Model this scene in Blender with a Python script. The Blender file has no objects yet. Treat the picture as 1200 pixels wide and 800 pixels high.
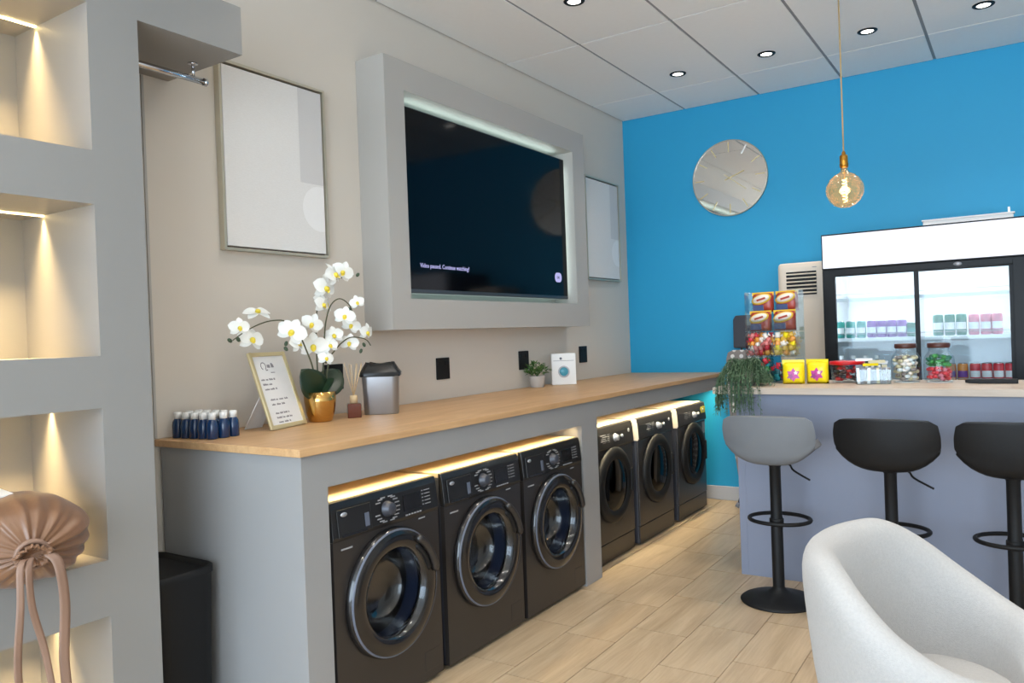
import bpy, bmesh, math, random
from mathutils import Vector, Matrix, noise

# ------------------------------------------------------------------ camera, world, light, exposure
scene = bpy.context.scene
col = scene.collection
random.seed(7)

YAW, PITCH, ROLL, FPX = 0.58171028, -0.00688265, -0.0364636725, 915.826
CAM = Vector((2.95, 0.0, 1.43))
fw = Vector((-math.sin(YAW) * math.cos(PITCH), math.cos(YAW) * math.cos(PITCH), math.sin(PITCH)))
rt = fw.cross(Vector((0, 0, 1))).normalized()
up = rt.cross(fw)
r2 = rt * math.cos(ROLL) + up * math.sin(ROLL)
u2 = -rt * math.sin(ROLL) + up * math.cos(ROLL)
cd = bpy.data.cameras.new('camera')
cd.sensor_width = 36.0
cd.lens = 36.0 * FPX / 1200.0
cd.clip_start = 0.05
cam = bpy.data.objects.new('camera', cd)
col.objects.link(cam)
mm = Matrix((r2, u2, -fw)).transposed().to_4x4()
mm.translation = CAM
cam.matrix_world = mm
scene.camera = cam

vs = scene.view_settings
vs.view_transform = 'Standard'
vs.look = 'None'
vs.gamma = 1.0
vs.use_curve_mapping = False
vs.exposure = 0.25

world = bpy.data.worlds.new('daylight')
scene.world = world
world.use_nodes = True
bg = world.node_tree.nodes['Background']
bg.inputs[0].default_value = (0.68, 0.84, 1.0, 1)
bg.inputs[1].default_value = 9.2

ROOM_X, ROOM_Y0, ROOM_Y1, ROOM_Z = 5.6, -3.0, 6.40, 3.30
WIN = (0.25, 5.35, 0.12, 3.2)       # shop window in the front wall: x0, x1, z0, z1


def area_light(name, loc, direction, sx, sy, power, color, spread=None):
    ld = bpy.data.lights.new(name, 'AREA')
    ld.shape = 'RECTANGLE'
    ld.size, ld.size_y = sx, sy
    ld.energy = power
    ld.color = color
    if spread is not None:
        ld.spread = math.radians(spread)
    o = bpy.data.objects.new(name, ld)
    col.objects.link(o)
    o.location = loc
    o.rotation_euler = Vector(direction).to_track_quat('-Z', 'Y').to_euler()
    return o


# sky light enters through the shop window (a portal only guides the sampling of the sky)
po = area_light('window_portal', ((WIN[0] + WIN[1]) / 2, ROOM_Y0 - 0.12, (WIN[2] + WIN[3]) / 2), (0, 1, 0),
                WIN[1] - WIN[0], WIN[3] - WIN[2], 1.0, (1, 1, 1))
po.data.cycles.is_portal = True

# ------------------------------------------------------------------ materials
MATS = {}


def srgb(r, g, b):
    def c(v):
        v /= 255.0
        return v / 12.92 if v <= 0.04045 else ((v + 0.055) / 1.055) ** 2.4
    return (c(r), c(g), c(b), 1.0)


def new_mat(name):
    m = bpy.data.materials.new(name)
    m.use_nodes = True
    nt = m.node_tree
    for n in list(nt.nodes):
        nt.nodes.remove(n)
    out = nt.nodes.new('ShaderNodeOutputMaterial')
    MATS[name] = m
    return m, nt, out


def N(nt, kind, **kw):
    n = nt.nodes.new(kind)
    for k, v in kw.items():
        if k in n.inputs:
            n.inputs[k].default_value = v
        else:
            setattr(n, k, v)
    return n


def paint(name, rgb, rough=0.5, metal=0.0, var=0.04, scale=6.0, bump=0.02, bscale=220.0, spec=0.5,
          rand=0.0, coat=0.0, sheen=0.0, trans=0.0, stretch=(1, 1, 1)):
    """principled surface with a faint procedural mottling and fine relief"""
    m, nt, out = new_mat(name)
    p = N(nt, 'ShaderNodeBsdfPrincipled')
    p.inputs['Roughness'].default_value = rough
    p.inputs['Metallic'].default_value = metal
    p.inputs['Specular IOR Level'].default_value = spec
    if coat:
        p.inputs['Coat Weight'].default_value = coat
        p.inputs['Coat Roughness'].default_value = 0.08
    if sheen:
        p.inputs['Sheen Weight'].default_value = sheen
    if trans:
        p.inputs['Transmission Weight'].default_value = trans
    tc = N(nt, 'ShaderNodeTexCoord')
    mp = N(nt, 'ShaderNodeMapping')
    mp.inputs['Scale'].default_value = stretch
    nt.links.new(tc.outputs['Object'], mp.inputs['Vector'])
    nz = N(nt, 'ShaderNodeTexNoise')
    nz.inputs['Scale'].default_value = scale
    nz.inputs['Detail'].default_value = 4
    nt.links.new(mp.outputs[0], nz.inputs['Vector'])
    r, g, b, _ = srgb(*rgb)
    ramp = N(nt, 'ShaderNodeMix', data_type='RGBA')
    k0, k1 = 1 - var, 1 + var
    ramp.inputs[6].default_value = (r * k0, g * k0, b * k0, 1)
    ramp.inputs[7].default_value = (min(r * k1, 1), min(g * k1, 1), min(b * k1, 1), 1)
    nt.links.new(nz.outputs[0], ramp.inputs[0])
    src = ramp.outputs[2]
    if rand:
        oi = N(nt, 'ShaderNodeObjectInfo')
        hs = N(nt, 'ShaderNodeHueSaturation')
        mr = N(nt, 'ShaderNodeMapRange')
        mr.inputs['To Min'].default_value = 1 - rand
        mr.inputs['To Max'].default_value = 1 + rand
        nt.links.new(oi.outputs['Random'], mr.inputs['Value'])
        nt.links.new(mr.outputs[0], hs.inputs['Value'])
        nt.links.new(src, hs.inputs['Color'])
        src = hs.outputs[0]
    nt.links.new(src, p.inputs['Base Color'])
    if bump:
        n2 = N(nt, 'ShaderNodeTexNoise')
        n2.inputs['Scale'].default_value = bscale
        n2.inputs['Detail'].default_value = 2
        nt.links.new(mp.outputs[0], n2.inputs['Vector'])
        bp = N(nt, 'ShaderNodeBump')
        bp.inputs['Strength'].default_value = bump
        bp.inputs['Distance'].default_value = 0.01
        nt.links.new(n2.outputs[0], bp.inputs['Height'])
        nt.links.new(bp.outputs[0], p.inputs['Normal'])
    nt.links.new(p.outputs[0], out.inputs[0])
    return m


def wood(name, light, dark, rough=0.45, along=1, scale=1.0, rand=0.0, bump=0.05):
    """grain stretched along one axis (0 x, 1 y, 2 z)"""
    m, nt, out = new_mat(name)
    p = N(nt, 'ShaderNodeBsdfPrincipled')
    p.inputs['Roughness'].default_value = rough
    tc = N(nt, 'ShaderNodeTexCoord')
    oi = N(nt, 'ShaderNodeObjectInfo')
    off = N(nt, 'ShaderNodeVectorMath', operation='SCALE')
    off.inputs[0].default_value = (13.7, 7.1, 3.3)
    nt.links.new(oi.outputs['Random'], off.inputs['Scale'])
    add = N(nt, 'ShaderNodeVectorMath', operation='ADD')
    nt.links.new(tc.outputs['Object'], add.inputs[0])
    nt.links.new(off.outputs[0], add.inputs[1])
    mp = N(nt, 'ShaderNodeMapping')
    sc = [9.0 * scale] * 3
    sc[along] = 1.1 * scale
    mp.inputs['Scale'].default_value = sc
    nt.links.new(add.outputs[0], mp.inputs['Vector'])
    n1 = N(nt, 'ShaderNodeTexNoise')
    n1.inputs['Scale'].default_value = 1.6
    n1.inputs['Detail'].default_value = 7
    n1.inputs['Roughness'].default_value = 0.62
    n1.inputs['Distortion'].default_value = 1.1
    nt.links.new(mp.outputs[0], n1.inputs['Vector'])
    mp2 = N(nt, 'ShaderNodeMapping')
    sc2 = [60.0 * scale] * 3
    sc2[along] = 2.0 * scale
    mp2.inputs['Scale'].default_value = sc2
    nt.links.new(add.outputs[0], mp2.inputs['Vector'])
    n2 = N(nt, 'ShaderNodeTexNoise')
    n2.inputs['Scale'].default_value = 2.0
    n2.inputs['Detail'].default_value = 3
    nt.links.new(mp2.outputs[0], n2.inputs['Vector'])
    mx = N(nt, 'ShaderNodeMath', operation='MULTIPLY_ADD')
    mx.inputs[1].default_value = 0.35
    nt.links.new(n2.outputs[0], mx.inputs[0])
    nt.links.new(n1.outputs[0], mx.inputs[2])
    cr = N(nt, 'ShaderNodeValToRGB')
    cr.color_ramp.elements[0].position = 0.40
    cr.color_ramp.elements[0].color = srgb(*dark)
    cr.color_ramp.elements[1].position = 0.88
    cr.color_ramp.elements[1].color = srgb(*light)
    nt.links.new(mx.outputs[0], cr.inputs[0])
    src = cr.outputs[0]
    if rand:
        hs = N(nt, 'ShaderNodeHueSaturation')
        mr = N(nt, 'ShaderNodeMapRange')
        mr.inputs['To Min'].default_value = 1 - rand
        mr.inputs['To Max'].default_value = 1 + rand
        nt.links.new(oi.outputs['Random'], mr.inputs['Value'])
        nt.links.new(mr.outputs[0], hs.inputs['Value'])
        nt.links.new(src, hs.inputs['Color'])
        src = hs.outputs[0]
    nt.links.new(src, p.inputs['Base Color'])
    bp = N(nt, 'ShaderNodeBump')
    bp.inputs['Strength'].default_value = bump
    bp.inputs['Distance'].default_value = 0.004
    nt.links.new(n2.outputs[0], bp.inputs['Height'])
    nt.links.new(bp.outputs[0], p.inputs['Normal'])
    nt.links.new(p.outputs[0], out.inputs[0])
    return m


def emit(name, rgb, strength, diffuse=0.0):
    m, nt, out = new_mat(name)
    e = N(nt, 'ShaderNodeEmission')
    e.inputs[0].default_value = srgb(*rgb)
    e.inputs[1].default_value = strength
    nt.links.new(e.outputs[0], out.inputs[0])
    return m


def glass(name, tint=(255, 255, 255), rough=0.02, refl=0.06, edge=0.5):
    """thin clear sheet: tinted see-through plus a sheen that grows at grazing angles"""
    m, nt, out = new_mat(name)
    t = N(nt, 'ShaderNodeBsdfTransparent')
    t.inputs[0].default_value = srgb(*tint)
    g = N(nt, 'ShaderNodeBsdfGlossy')
    g.inputs['Roughness'].default_value = rough
    lw = N(nt, 'ShaderNodeLayerWeight')
    lw.inputs['Blend'].default_value = 0.35
    mr = N(nt, 'ShaderNodeMapRange')
    mr.inputs['To Min'].default_value = refl
    mr.inputs['To Max'].default_value = edge
    nt.links.new(lw.outputs['Facing'], mr.inputs['Value'])
    ms = N(nt, 'ShaderNodeMixShader')
    nt.links.new(mr.outputs[0], ms.inputs[0])
    nt.links.new(t.outputs[0], ms.inputs[1])
    nt.links.new(g.outputs[0], ms.inputs[2])
    nt.links.new(ms.outputs[0], out.inputs[0])
    return m


paint('wall_white', (238, 236, 232), 0.6, var=0.02)
paint('wall_paint', (214, 205, 193), 0.62, var=0.02, scale=1.5)
paint('blue_paint', (30, 157, 204), 0.55, var=0.03, scale=1.5)
paint('grey_paint', (139, 137, 134), 0.5, var=0.02, scale=2)
paint('surround_paint', (178, 174, 168), 0.5, var=0.02, scale=2)
paint('counter_paint', (147, 146, 145), 0.42, var=0.02, scale=2)
paint('bar_paint', (128, 134, 152), 0.45, var=0.02, scale=2)  # blue cast of the daylight is mixed into this paint colour
paint('skirting', (180, 183, 190), 0.45, var=0.02)
paint('ceiling_tile', (248, 246, 243), 0.55, var=0.02, scale=30, bump=0.05, bscale=160)
paint('ceiling_grid', (150, 150, 150), 0.6, var=0.02)
paint('grout', (150, 132, 108), 0.8, var=0.08)
wood('floor_wood', (192, 170, 140), (160, 136, 106), 0.34, along=1, scale=1.0, rand=0.05)
wood('oak', (208, 168, 122), (180, 138, 94), 0.42, along=1, scale=0.9)
wood('pale_oak', (196, 178, 160), (176, 157, 139), 0.45, along=0, scale=0.9)
paint('black_gloss', (26, 24, 24), 0.16, var=0.05, bump=0.0, coat=0.3)
paint('washer_black', (42, 38, 36), 0.30, metal=0.0, var=0.03, bump=0.01, spec=0.6)
paint('washer_panel', (30, 29, 29), 0.28, var=0.03, bump=0.01)
paint('washer_side', (64, 66, 74), 0.35, metal=0.2, var=0.03, bump=0.01)
paint('washer_top', (176, 160, 132), 0.45, var=0.03, bump=0.01)
paint('dryer_top', (214, 206, 188), 0.45, var=0.03, bump=0.01)
paint('dark_plastic', (18, 18, 19), 0.5, spec=0.3, var=0.05, bump=0.01)
paint('matte_black', (20, 20, 21), 0.55, spec=0.3, var=0.05, bump=0.03)
paint('rubber_grey', (92, 98, 112), 0.35, var=0.05, bump=0.01)
paint('chrome', (205, 205, 208), 0.14, metal=1.0, var=0.02, bump=0.0)
paint('drum_steel', (84, 86, 92), 0.32, metal=0.9, var=0.05, bump=0.02)
paint('silver_plastic', (176, 178, 184), 0.3, metal=0.5, var=0.02, bump=0.0)
paint('print_grey', (150, 150, 152), 0.5, var=0.02, bump=0.0)
paint('screen_black', (6, 8, 13), 0.09, var=0.02, bump=0.0, spec=0.16)
paint('tv_frame', (84, 88, 92), 0.3, metal=0.6, var=0.02, bump=0.0)
paint('champagne', (196, 188, 168), 0.35, metal=0.5, var=0.03, bump=0.0)
paint('gold', (206, 164, 96), 0.17, metal=1.0, var=0.05, bump=0.0)
paint('gold_matte', (214, 196, 150), 0.38, metal=0.35, var=0.04, bump=0.0)
paint('brass', (190, 140, 60), 0.3, metal=1.0, var=0.05, bump=0.0)
paint('white_card', (232, 230, 228), 0.6, var=0.01, bump=0.0)
paint('white_plastic', (236, 234, 230), 0.35, var=0.01, bump=0.0)
paint('ac_plastic', (226, 212, 194), 0.4, var=0.01, bump=0.0)
paint('ink', (128, 122, 126), 0.7, var=0.02, bump=0.0)
paint('blue_bottle', (14, 46, 84), 0.2, var=0.06, bump=0.0, coat=0.4, rand=0.1)
paint('orchid_white', (246, 246, 240), 0.55, var=0.03, bump=0.03, sheen=0.2)
paint('orchid_yellow', (240, 216, 70), 0.5, var=0.08)
paint('bud_green', (70, 88, 66), 0.5, var=0.15, scale=40)
paint('orchid_leaf', (26, 46, 26), 0.35, var=0.25, scale=18)
paint('stem_green', (84, 84, 56), 0.5, var=0.15, scale=30)
paint('plant_green', (86, 124, 58), 0.5, var=0.35, scale=24)
paint('plant_green_dark', (62, 100, 48), 0.5, var=0.35, scale=24)
paint('trailing_green', (74, 100, 70), 0.55, var=0.4, scale=30)
paint('soil', (50, 40, 32), 0.9, var=0.2, scale=40)
paint('pot_stone', (196, 188, 180), 0.6, var=0.06, scale=20)
paint('bin_steel', (158, 160, 164), 0.3, metal=0.85, var=0.03, bump=0.02, stretch=(1, 1, 0.1))
paint('liner', (20, 20, 21), 0.35, var=0.1, bump=0.1, bscale=60)
paint('reed', (206, 178, 136), 0.6, var=0.08)
paint('amber', (92, 34, 14), 0.1, var=0.1, bump=0.0, coat=0.5)
paint('satin', (122, 86, 60), 0.34, var=0.06, scale=9, bump=0.05, bscale=90, sheen=0.1, spec=0.5)
paint('ribbon', (136, 106, 88), 0.5, var=0.08, scale=12, bump=0.06, bscale=300)
paint('chair_fabric', (172, 169, 166), 0.85, var=0.13, scale=130, bump=0.35, bscale=380, sheen=0.3)
paint('stool_grey', (112, 114, 117), 0.6, var=0.05, scale=14, bump=0.06)
paint('stool_black', (20, 20, 21), 0.5, spec=0.3, var=0.06, bump=0.05)
paint('fridge_black', (14, 15, 17), 0.45, spec=0.25, var=0.05, bump=0.0)
paint('fridge_white', (238, 240, 242), 0.4, var=0.01, bump=0.0)
paint('acrylic_edge', (214, 222, 224), 0.2, var=0.01, bump=0.0)
paint('lid_brown', (74, 36, 28), 0.4, var=0.06)
paint('mark_white', (226, 228, 232), 0.5, var=0.01, bump=0.0)
paint('sticker_yellow', (196, 184, 60), 0.5, var=0.05, bump=0.0)
paint('teal_print', (66, 150, 170), 0.3, var=0.1, bump=0.0)
paint('cord', (196, 164, 112), 0.6, var=0.1, scale=200)
for nm, rgb in dict(pack_red=(168, 62, 48), pack_blue=(64, 78, 120), pack_yellow=(232, 190, 60), pack_cream=(238, 226, 214),
                    candy_pink=(214, 120, 116), candy_orange=(226, 150, 62), candy_gold=(214, 168, 56), candy_teal=(52, 164, 176),
                    candy_green=(58, 148, 70), candy_dkteal=(30, 92, 100), candy_red=(206, 50, 66), candy_cream=(206, 196, 160), candy_purple=(150, 60, 130),
                    bag_yellow=(250, 220, 20), bag_magenta=(190, 60, 150), tub_red=(196, 16, 24), tub_dark=(62, 30, 34),
                    can_teal=(60, 150, 140), can_purple=(124, 70, 156), can_green=(34, 110, 84), can_pink=(206, 120, 140),
                    can_red=(214, 52, 66), can_orange=(222, 140, 60), can_white=(240, 240, 240), bottle_blue=(80, 130, 190),
                    bottle_pink=(230, 120, 120), stick_grey=(128, 130, 140), board_grey=(132, 124, 120), board_dark=(58, 58, 66)).items():
    paint(nm, rgb, 0.32, var=0.08, scale=40, bump=0.02, bscale=80)
glass('clear_glass', (250, 252, 252), refl=0.03, edge=0.35)
glass('fridge_glass', (244, 250, 252), refl=0.022, edge=0.3)
glass('door_glass', (150, 160, 178), refl=0.05, edge=0.5, rough=0.12)
glass('dryer_glass', (60, 62, 68), refl=0.03, edge=0.22, rough=0.08)
glass('acrylic', (244, 248, 248), refl=0.05, edge=0.35)
glass('window_glass', (255, 255, 255), refl=0.03, edge=0.4)
def bulb_mat():
    m = glass('bulb_glass', (255, 228, 190), refl=0.05, edge=0.5)
    nt = m.node_tree
    out = [n for n in nt.nodes if n.type == 'OUTPUT_MATERIAL'][0]
    src = out.inputs[0].links[0].from_socket
    tr = N(nt, 'ShaderNodeBsdfTranslucent')
    tr.inputs[0].default_value = srgb(255, 214, 160)
    ms = N(nt, 'ShaderNodeMixShader')
    ms.inputs[0].default_value = 0.05
    nt.links.new(src, ms.inputs[1])
    nt.links.new(tr.outputs[0], ms.inputs[2])
    nt.links.new(ms.outputs[0], out.inputs[0])


bulb_mat()
emit('led_warm', (255, 222, 150), 14.0)
emit('led_warm_soft', (255, 226, 160), 6.0)
emit('led_cool', (206, 255, 250), 2.0)
emit('downlight_glow', (255, 250, 240), 9.0)
emit('filament', (255, 206, 130), 22.0)
emit('lightbox', (240, 244, 255), 1.15)
emit('fridge_tube', (235, 246, 255), 4.0)
emit('screen_text', (190, 190, 245), 0.8)


def mirror_mat():
    m, nt, out = new_mat('mirror')
    p = N(nt, 'ShaderNodeBsdfPrincipled')
    p.inputs['Metallic'].default_value = 1.0
    p.inputs['Roughness'].default_value = 0.03
    nz = N(nt, 'ShaderNodeTexNoise')
    nz.inputs['Scale'].default_value = 3
    mx = N(nt, 'ShaderNodeMix', data_type='RGBA')
    mx.inputs[6].default_value = srgb(248, 246, 242)
    mx.inputs[7].default_value = srgb(252, 250, 247)
    nt.links.new(nz.outputs[0], mx.inputs[0])
    nt.links.new(mx.outputs[2], p.inputs['Base Color'])
    nt.links.new(p.outputs[0], out.inputs[0])


mirror_mat()


def canvas_mat():
    """off-white textured canvas with a pale side band and a faint round motif"""
    m, nt, out = new_mat('canvas')
    p = N(nt, 'ShaderNodeBsdfPrincipled')
    p.inputs['Roughness'].default_value = 0.8
    tc = N(nt, 'ShaderNodeTexCoord')
    sp = N(nt, 'ShaderNodeSeparateXYZ')
    nt.links.new(tc.outputs['Object'], sp.inputs[0])
    band = N(nt, 'ShaderNodeMath', operation='GREATER_THAN')
    band.inputs[1].default_value = 0.14
    nt.links.new(sp.outputs['Y'], band.inputs[0])
    up_ = N(nt, 'ShaderNodeMath', operation='GREATER_THAN')
    up_.inputs[1].default_value = 0.36
    nt.links.new(sp.outputs['Z'], up_.inputs[0])
    b1 = N(nt, 'ShaderNodeMath', operation='MULTIPLY')
    nt.links.new(band.outputs[0], b1.inputs[0])
    nt.links.new(up_.outputs[0], b1.inputs[1])
    dist = N(nt, 'ShaderNodeVectorMath', operation='DISTANCE')
    dist.inputs[1].default_value = (0.0, 0.26, 0.24)
    nt.links.new(tc.outputs['Object'], dist.inputs[0])
    disc = N(nt, 'ShaderNodeMath', operation='LESS_THAN')
    disc.inputs[1].default_value = 0.115
    nt.links.new(dist.outputs['Value'], disc.inputs[0])
    mp = N(nt, 'ShaderNodeMapping')
    mp.inputs['Scale'].default_value = (30, 30, 260)
    nt.links.new(tc.outputs['Object'], mp.inputs[0])
    nz = N(nt, 'ShaderNodeTexNoise')
    nz.inputs['Scale'].default_value = 2.0
    nt.links.new(mp.outputs[0], nz.inputs['Vector'])
    a = N(nt, 'ShaderNodeMix', data_type='RGBA')
    a.inputs[6].default_value = srgb(224, 220, 216)
    a.inputs[7].default_value = srgb(236, 234, 231)
    nt.links.new(nz.outputs[0], a.inputs[0])
    b = N(nt, 'ShaderNodeMix', data_type='RGBA')
    b.inputs[7].default_value = srgb(212, 209, 207)
    nt.links.new(b1.outputs[0], b.inputs[0])
    nt.links.new(a.outputs[2], b.inputs[6])
    c = N(nt, 'ShaderNodeMix', data_type='RGBA')
    c.inputs[7].default_value = srgb(240, 238, 236)
    nt.links.new(disc.outputs[0], c.inputs[0])
    nt.links.new(b.outputs[2], c.inputs[6])
    nt.links.new(c.outputs[2], p.inputs['Base Color'])
    bp = N(nt, 'ShaderNodeBump')
    bp.inputs['Strength'].default_value = 0.15
    bp.inputs['Distance'].default_value = 0.004
    nt.links.new(nz.outputs[0], bp.inputs['Height'])
    nt.links.new(bp.outputs[0], p.inputs['Normal'])
    nt.links.new(p.outputs[0], out.inputs[0])


canvas_mat()


def dots_mat():
    """grey cloth with white polka dots"""
    m, nt, out = new_mat('polka_cloth')
    p = N(nt, 'ShaderNodeBsdfPrincipled')
    p.inputs['Roughness'].default_value = 0.85
    tc = N(nt, 'ShaderNodeTexCoord')
    v = N(nt, 'ShaderNodeTexVoronoi')
    v.inputs['Scale'].default_value = 16
    v.inputs['Randomness'].default_value = 0.25
    sp = N(nt, 'ShaderNodeSeparateXYZ')
    cb = N(nt, 'ShaderNodeCombineXYZ')
    nt.links.new(tc.outputs['Object'], sp.inputs[0])
    nt.links.new(sp.outputs['X'], cb.inputs['X'])
    nt.links.new(sp.outputs['Z'], cb.inputs['Y'])
    v.voronoi_dimensions = '2D'
    nt.links.new(cb.outputs[0], v.inputs['Vector'])
    lt = N(nt, 'ShaderNodeMath', operation='LESS_THAN')
    lt.inputs[1].default_value = 0.26
    nt.links.new(v.outputs['Distance'], lt.inputs[0])
    mx = N(nt, 'ShaderNodeMix', data_type='RGBA')
    mx.inputs[6].default_value = srgb(140, 132, 128)
    mx.inputs[7].default_value = srgb(226, 222, 218)
    nt.links.new(lt.outputs[0], mx.inputs[0])
    nt.links.new(mx.outputs[2], p.inputs['Base Color'])
    nt.links.new(p.outputs[0], out.inputs[0])


dots_mat()

# ------------------------------------------------------------------ mesh helpers


class MB:
    """collects shapes; build() links them as one mesh object"""

    def __init__(self, M=None):
        self.v, self.f, self.s = [], [], []
        self.M = M or Matrix()

    def add(self, vs_, fs, smooth=False, M=None):
        n = len(self.v)
        T = self.M @ M if M else self.M
        self.v += [T @ Vector(p) for p in vs_]
        self.f += [[i + n for i in f] for f in fs]
        self.s += [smooth] * len(fs)
        return self

    def box(self, x0, x1, y0, y1, z0, z1, M=None):
        p = [(x, y, z) for x in (x0, x1) for y in (y0, y1) for z in (z0, z1)]
        return self.add(p, [(0, 1, 3, 2), (4, 6, 7, 5), (0, 4, 5, 1), (2, 3, 7, 6), (0, 2, 6, 4), (1, 5, 7, 3)], M=M)

    def lathe(self, prof, seg=32, M=None, smooth=True, a0=0.0, a1=2 * math.pi):
        full = abs(a1 - a0 - 2 * math.pi) < 1e-6
        n = seg if full else seg + 1
        p, f = [], []
        for r, h in prof:
            for i in range(n):
                a = a0 + (a1 - a0) * i / seg
                p.append((r * math.cos(a), r * math.sin(a), h))
        for k in range(len(prof) - 1):
            for i in range(seg):
                j = (i + 1) % n
                f.append((k * n + i, k * n + j, (k + 1) * n + j, (k + 1) * n + i))
        return self.add(p, f, smooth, M)

    def tube(self, pts, r, seg=8, closed=False, M=None, cap=True):
        pts = [Vector(p) for p in pts]
        n = len(pts)
        rs = r if isinstance(r, (list, tuple)) else [r] * n
        tang = []
        for i in range(n):
            a = pts[(i - 1) % n] if (closed or i > 0) else pts[i]
            b = pts[(i + 1) % n] if (closed or i < n - 1) else pts[i]
            tang.append((b - a).normalized())
        t0 = tang[0]
        ref = Vector((0, 0, 1)) if abs(t0.z) < 0.9 else Vector((1, 0, 0))
        nn = (ref - t0 * ref.dot(t0)).normalized()
        p, f = [], []
        for i in range(n):
            t = tang[i]
            nn = (nn - t * nn.dot(t)).normalized()
            bb = t.cross(nn)
            for k in range(seg):
                a = 2 * math.pi * k / seg
                p.append(pts[i] + (nn * math.cos(a) + bb * math.sin(a)) * rs[i])
        m = n if closed else n - 1
        for i in range(m):
            i2 = (i + 1) % n
            for k in range(seg):
                k2 = (k + 1) % seg
                f.append((i * seg + k, i * seg + k2, i2 * seg + k2, i2 * seg + k))
        if cap and not closed:
            f.append(tuple(range(seg - 1, -1, -1)))
            f.append(tuple((n - 1) * seg + k for k in range(seg)))
        return self.add(p, f, True, M)

    def loft(self, rings, cap=(True, True), smooth=True, M=None):
        k = len(rings[0])
        p = [q for r in rings for q in r]
        f = []
        for i in range(len(rings) - 1):
            for j in range(k):
                j2 = (j + 1) % k
                f.append((i * k + j, i * k + j2, (i + 1) * k + j2, (i + 1) * k + j))
        self.add(p, f, smooth, M)
        if cap[0]:
            self.add(rings[0], [tuple(range(k - 1, -1, -1))], False, M)
        if cap[1]:
            self.add(rings[-1], [tuple(range(k))], False, M)
        return self

    def grid(self, fn, nu, nv, M=None, smooth=True):
        p = [fn(i / nu, j / nv) for i in range(nu + 1) for j in range(nv + 1)]
        w = nv + 1
        f = [(i * w + j, (i + 1) * w + j, (i + 1) * w + j + 1, i * w + j + 1) for i in range(nu) for j in range(nv)]
        return self.add(p, f, smooth, M)

    def prism(self, poly, h0, h1, M=None):
        """poly in local xy, extruded along z"""
        k = len(poly)
        p = [(x, y, h0) for x, y in poly] + [(x, y, h1) for x, y in poly]
        f = [tuple(range(k - 1, -1, -1)), tuple(range(k, 2 * k))]
        f += [(i, (i + 1) % k, k + (i + 1) % k, k + i) for i in range(k)]
        return self.add(p, f, False, M)

    def mesh(self, name):
        bm = bmesh.new()
        bv = [bm.verts.new(p) for p in self.v]
        for f, s in zip(self.f, self.s):
            try:
                fc = bm.faces.new([bv[i] for i in f])
                fc.smooth = s
            except ValueError:
                pass
        bmesh.ops.remove_doubles(bm, verts=bm.verts, dist=1e-5)
        bmesh.ops.recalc_face_normals(bm, faces=bm.faces)
        me = bpy.data.meshes.new(name)
        bm.to_mesh(me)
        bm.free()
        return me

    def build(self, name, mat, parent=None, bevel=0.0, seg=2, solid=0.0, sub=0):
        return obj(name, self.mesh(name), mat, parent, bevel, seg, solid, sub)


def obj(name, me, mat, parent=None, bevel=0.0, seg=2, solid=0.0, sub=0):
    if mat and not me.materials:
        me.materials.append(MATS[mat])
    o = bpy.data.objects.new(name, me)
    col.objects.link(o)
    if parent is not None:
        o.parent = parent
    if solid:
        md = o.modifiers.new('solid', 'SOLIDIFY')
        md.thickness = solid
        md.offset = 0
    if bevel:
        md = o.modifiers.new('bevel', 'BEVEL')
        md.width = bevel
        md.segments = seg
        md.limit_method = 'ANGLE'
        md.angle_limit = math.radians(50)
    if sub:
        md = o.modifiers.new('sub', 'SUBSURF')
        md.levels = md.render_levels = sub
    return o


def tag(o, label, cat, group=None):
    o['label'] = label
    o['category'] = cat
    if group:
        o['group'] = group
    return o


def thing(name, label, cat, loc=(0, 0, 0), rotz=0.0, group=None):
    o = bpy.data.objects.new(name, None)
    o.empty_display_size = 0.05
    col.objects.link(o)
    o.location = loc
    o.rotation_euler = (0, 0, rotz)
    return tag(o, label, cat, group)


def struct(o):
    o['kind'] = 'structure'
    return o


def dup(root, loc=None, rotz=None, label=None, parent=None):
    c = root.copy()
    col.objects.link(c)
    if parent is not None:
        c.parent = parent
    if loc is not None:
        c.location = loc
    if rotz is not None:
        c.rotation_euler = (0, 0, rotz)
    if label:
        c['label'] = label
    for ch in [x for x in KIDS if x.parent == root]:
        dup(ch, parent=c)
    return c


KIDS = []


def kids():
    """objects that have a parent, so that dup() can look them up"""
    KIDS[:] = [x for x in col.objects if x.parent is not None]


def T(x=0, y=0, z=0):
    return Matrix.Translation((x, y, z))


def R(a, ax):
    return Matrix.Rotation(a, 4, ax)


def S(x, y, z):
    return Matrix.Diagonal((x, y, z, 1))


AX = R(math.pi / 2, 'Y')      # local z -> world +x
AY = R(-math.pi / 2, 'X')     # local z -> world +y


def rrect(w, d, r, n=5, z=0.0, cx=0.0, cy=0.0):
    out = []
    for sx, sy, a in ((1, 1, 0), (-1, 1, 90), (-1, -1, 180), (1, -1, 270)):
        for k in range(n + 1):
            t = math.radians(a + 90.0 * k / n)
            out.append((cx + sx * (w / 2 - r) + r * math.cos(t), cy + sy * (d / 2 - r) + r * math.sin(t), z))
    return out


def smooth_path(pts, n=8):
    pts = [Vector(p) for p in pts]
    out = []
    for i in range(len(pts) - 1):
        p0 = pts[max(i - 1, 0)]
        p1, p2 = pts[i], pts[i + 1]
        p3 = pts[min(i + 2, len(pts) - 1)]
        for k in range(n):
            t = k / n
            out.append(0.5 * ((2 * p1) + (p2 - p0) * t + (2 * p0 - 5 * p1 + 4 * p2 - p3) * t * t + (3 * p1 - p0 - 3 * p2 + p3) * t ** 3))
    out.append(pts[-1])
    return out


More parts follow.
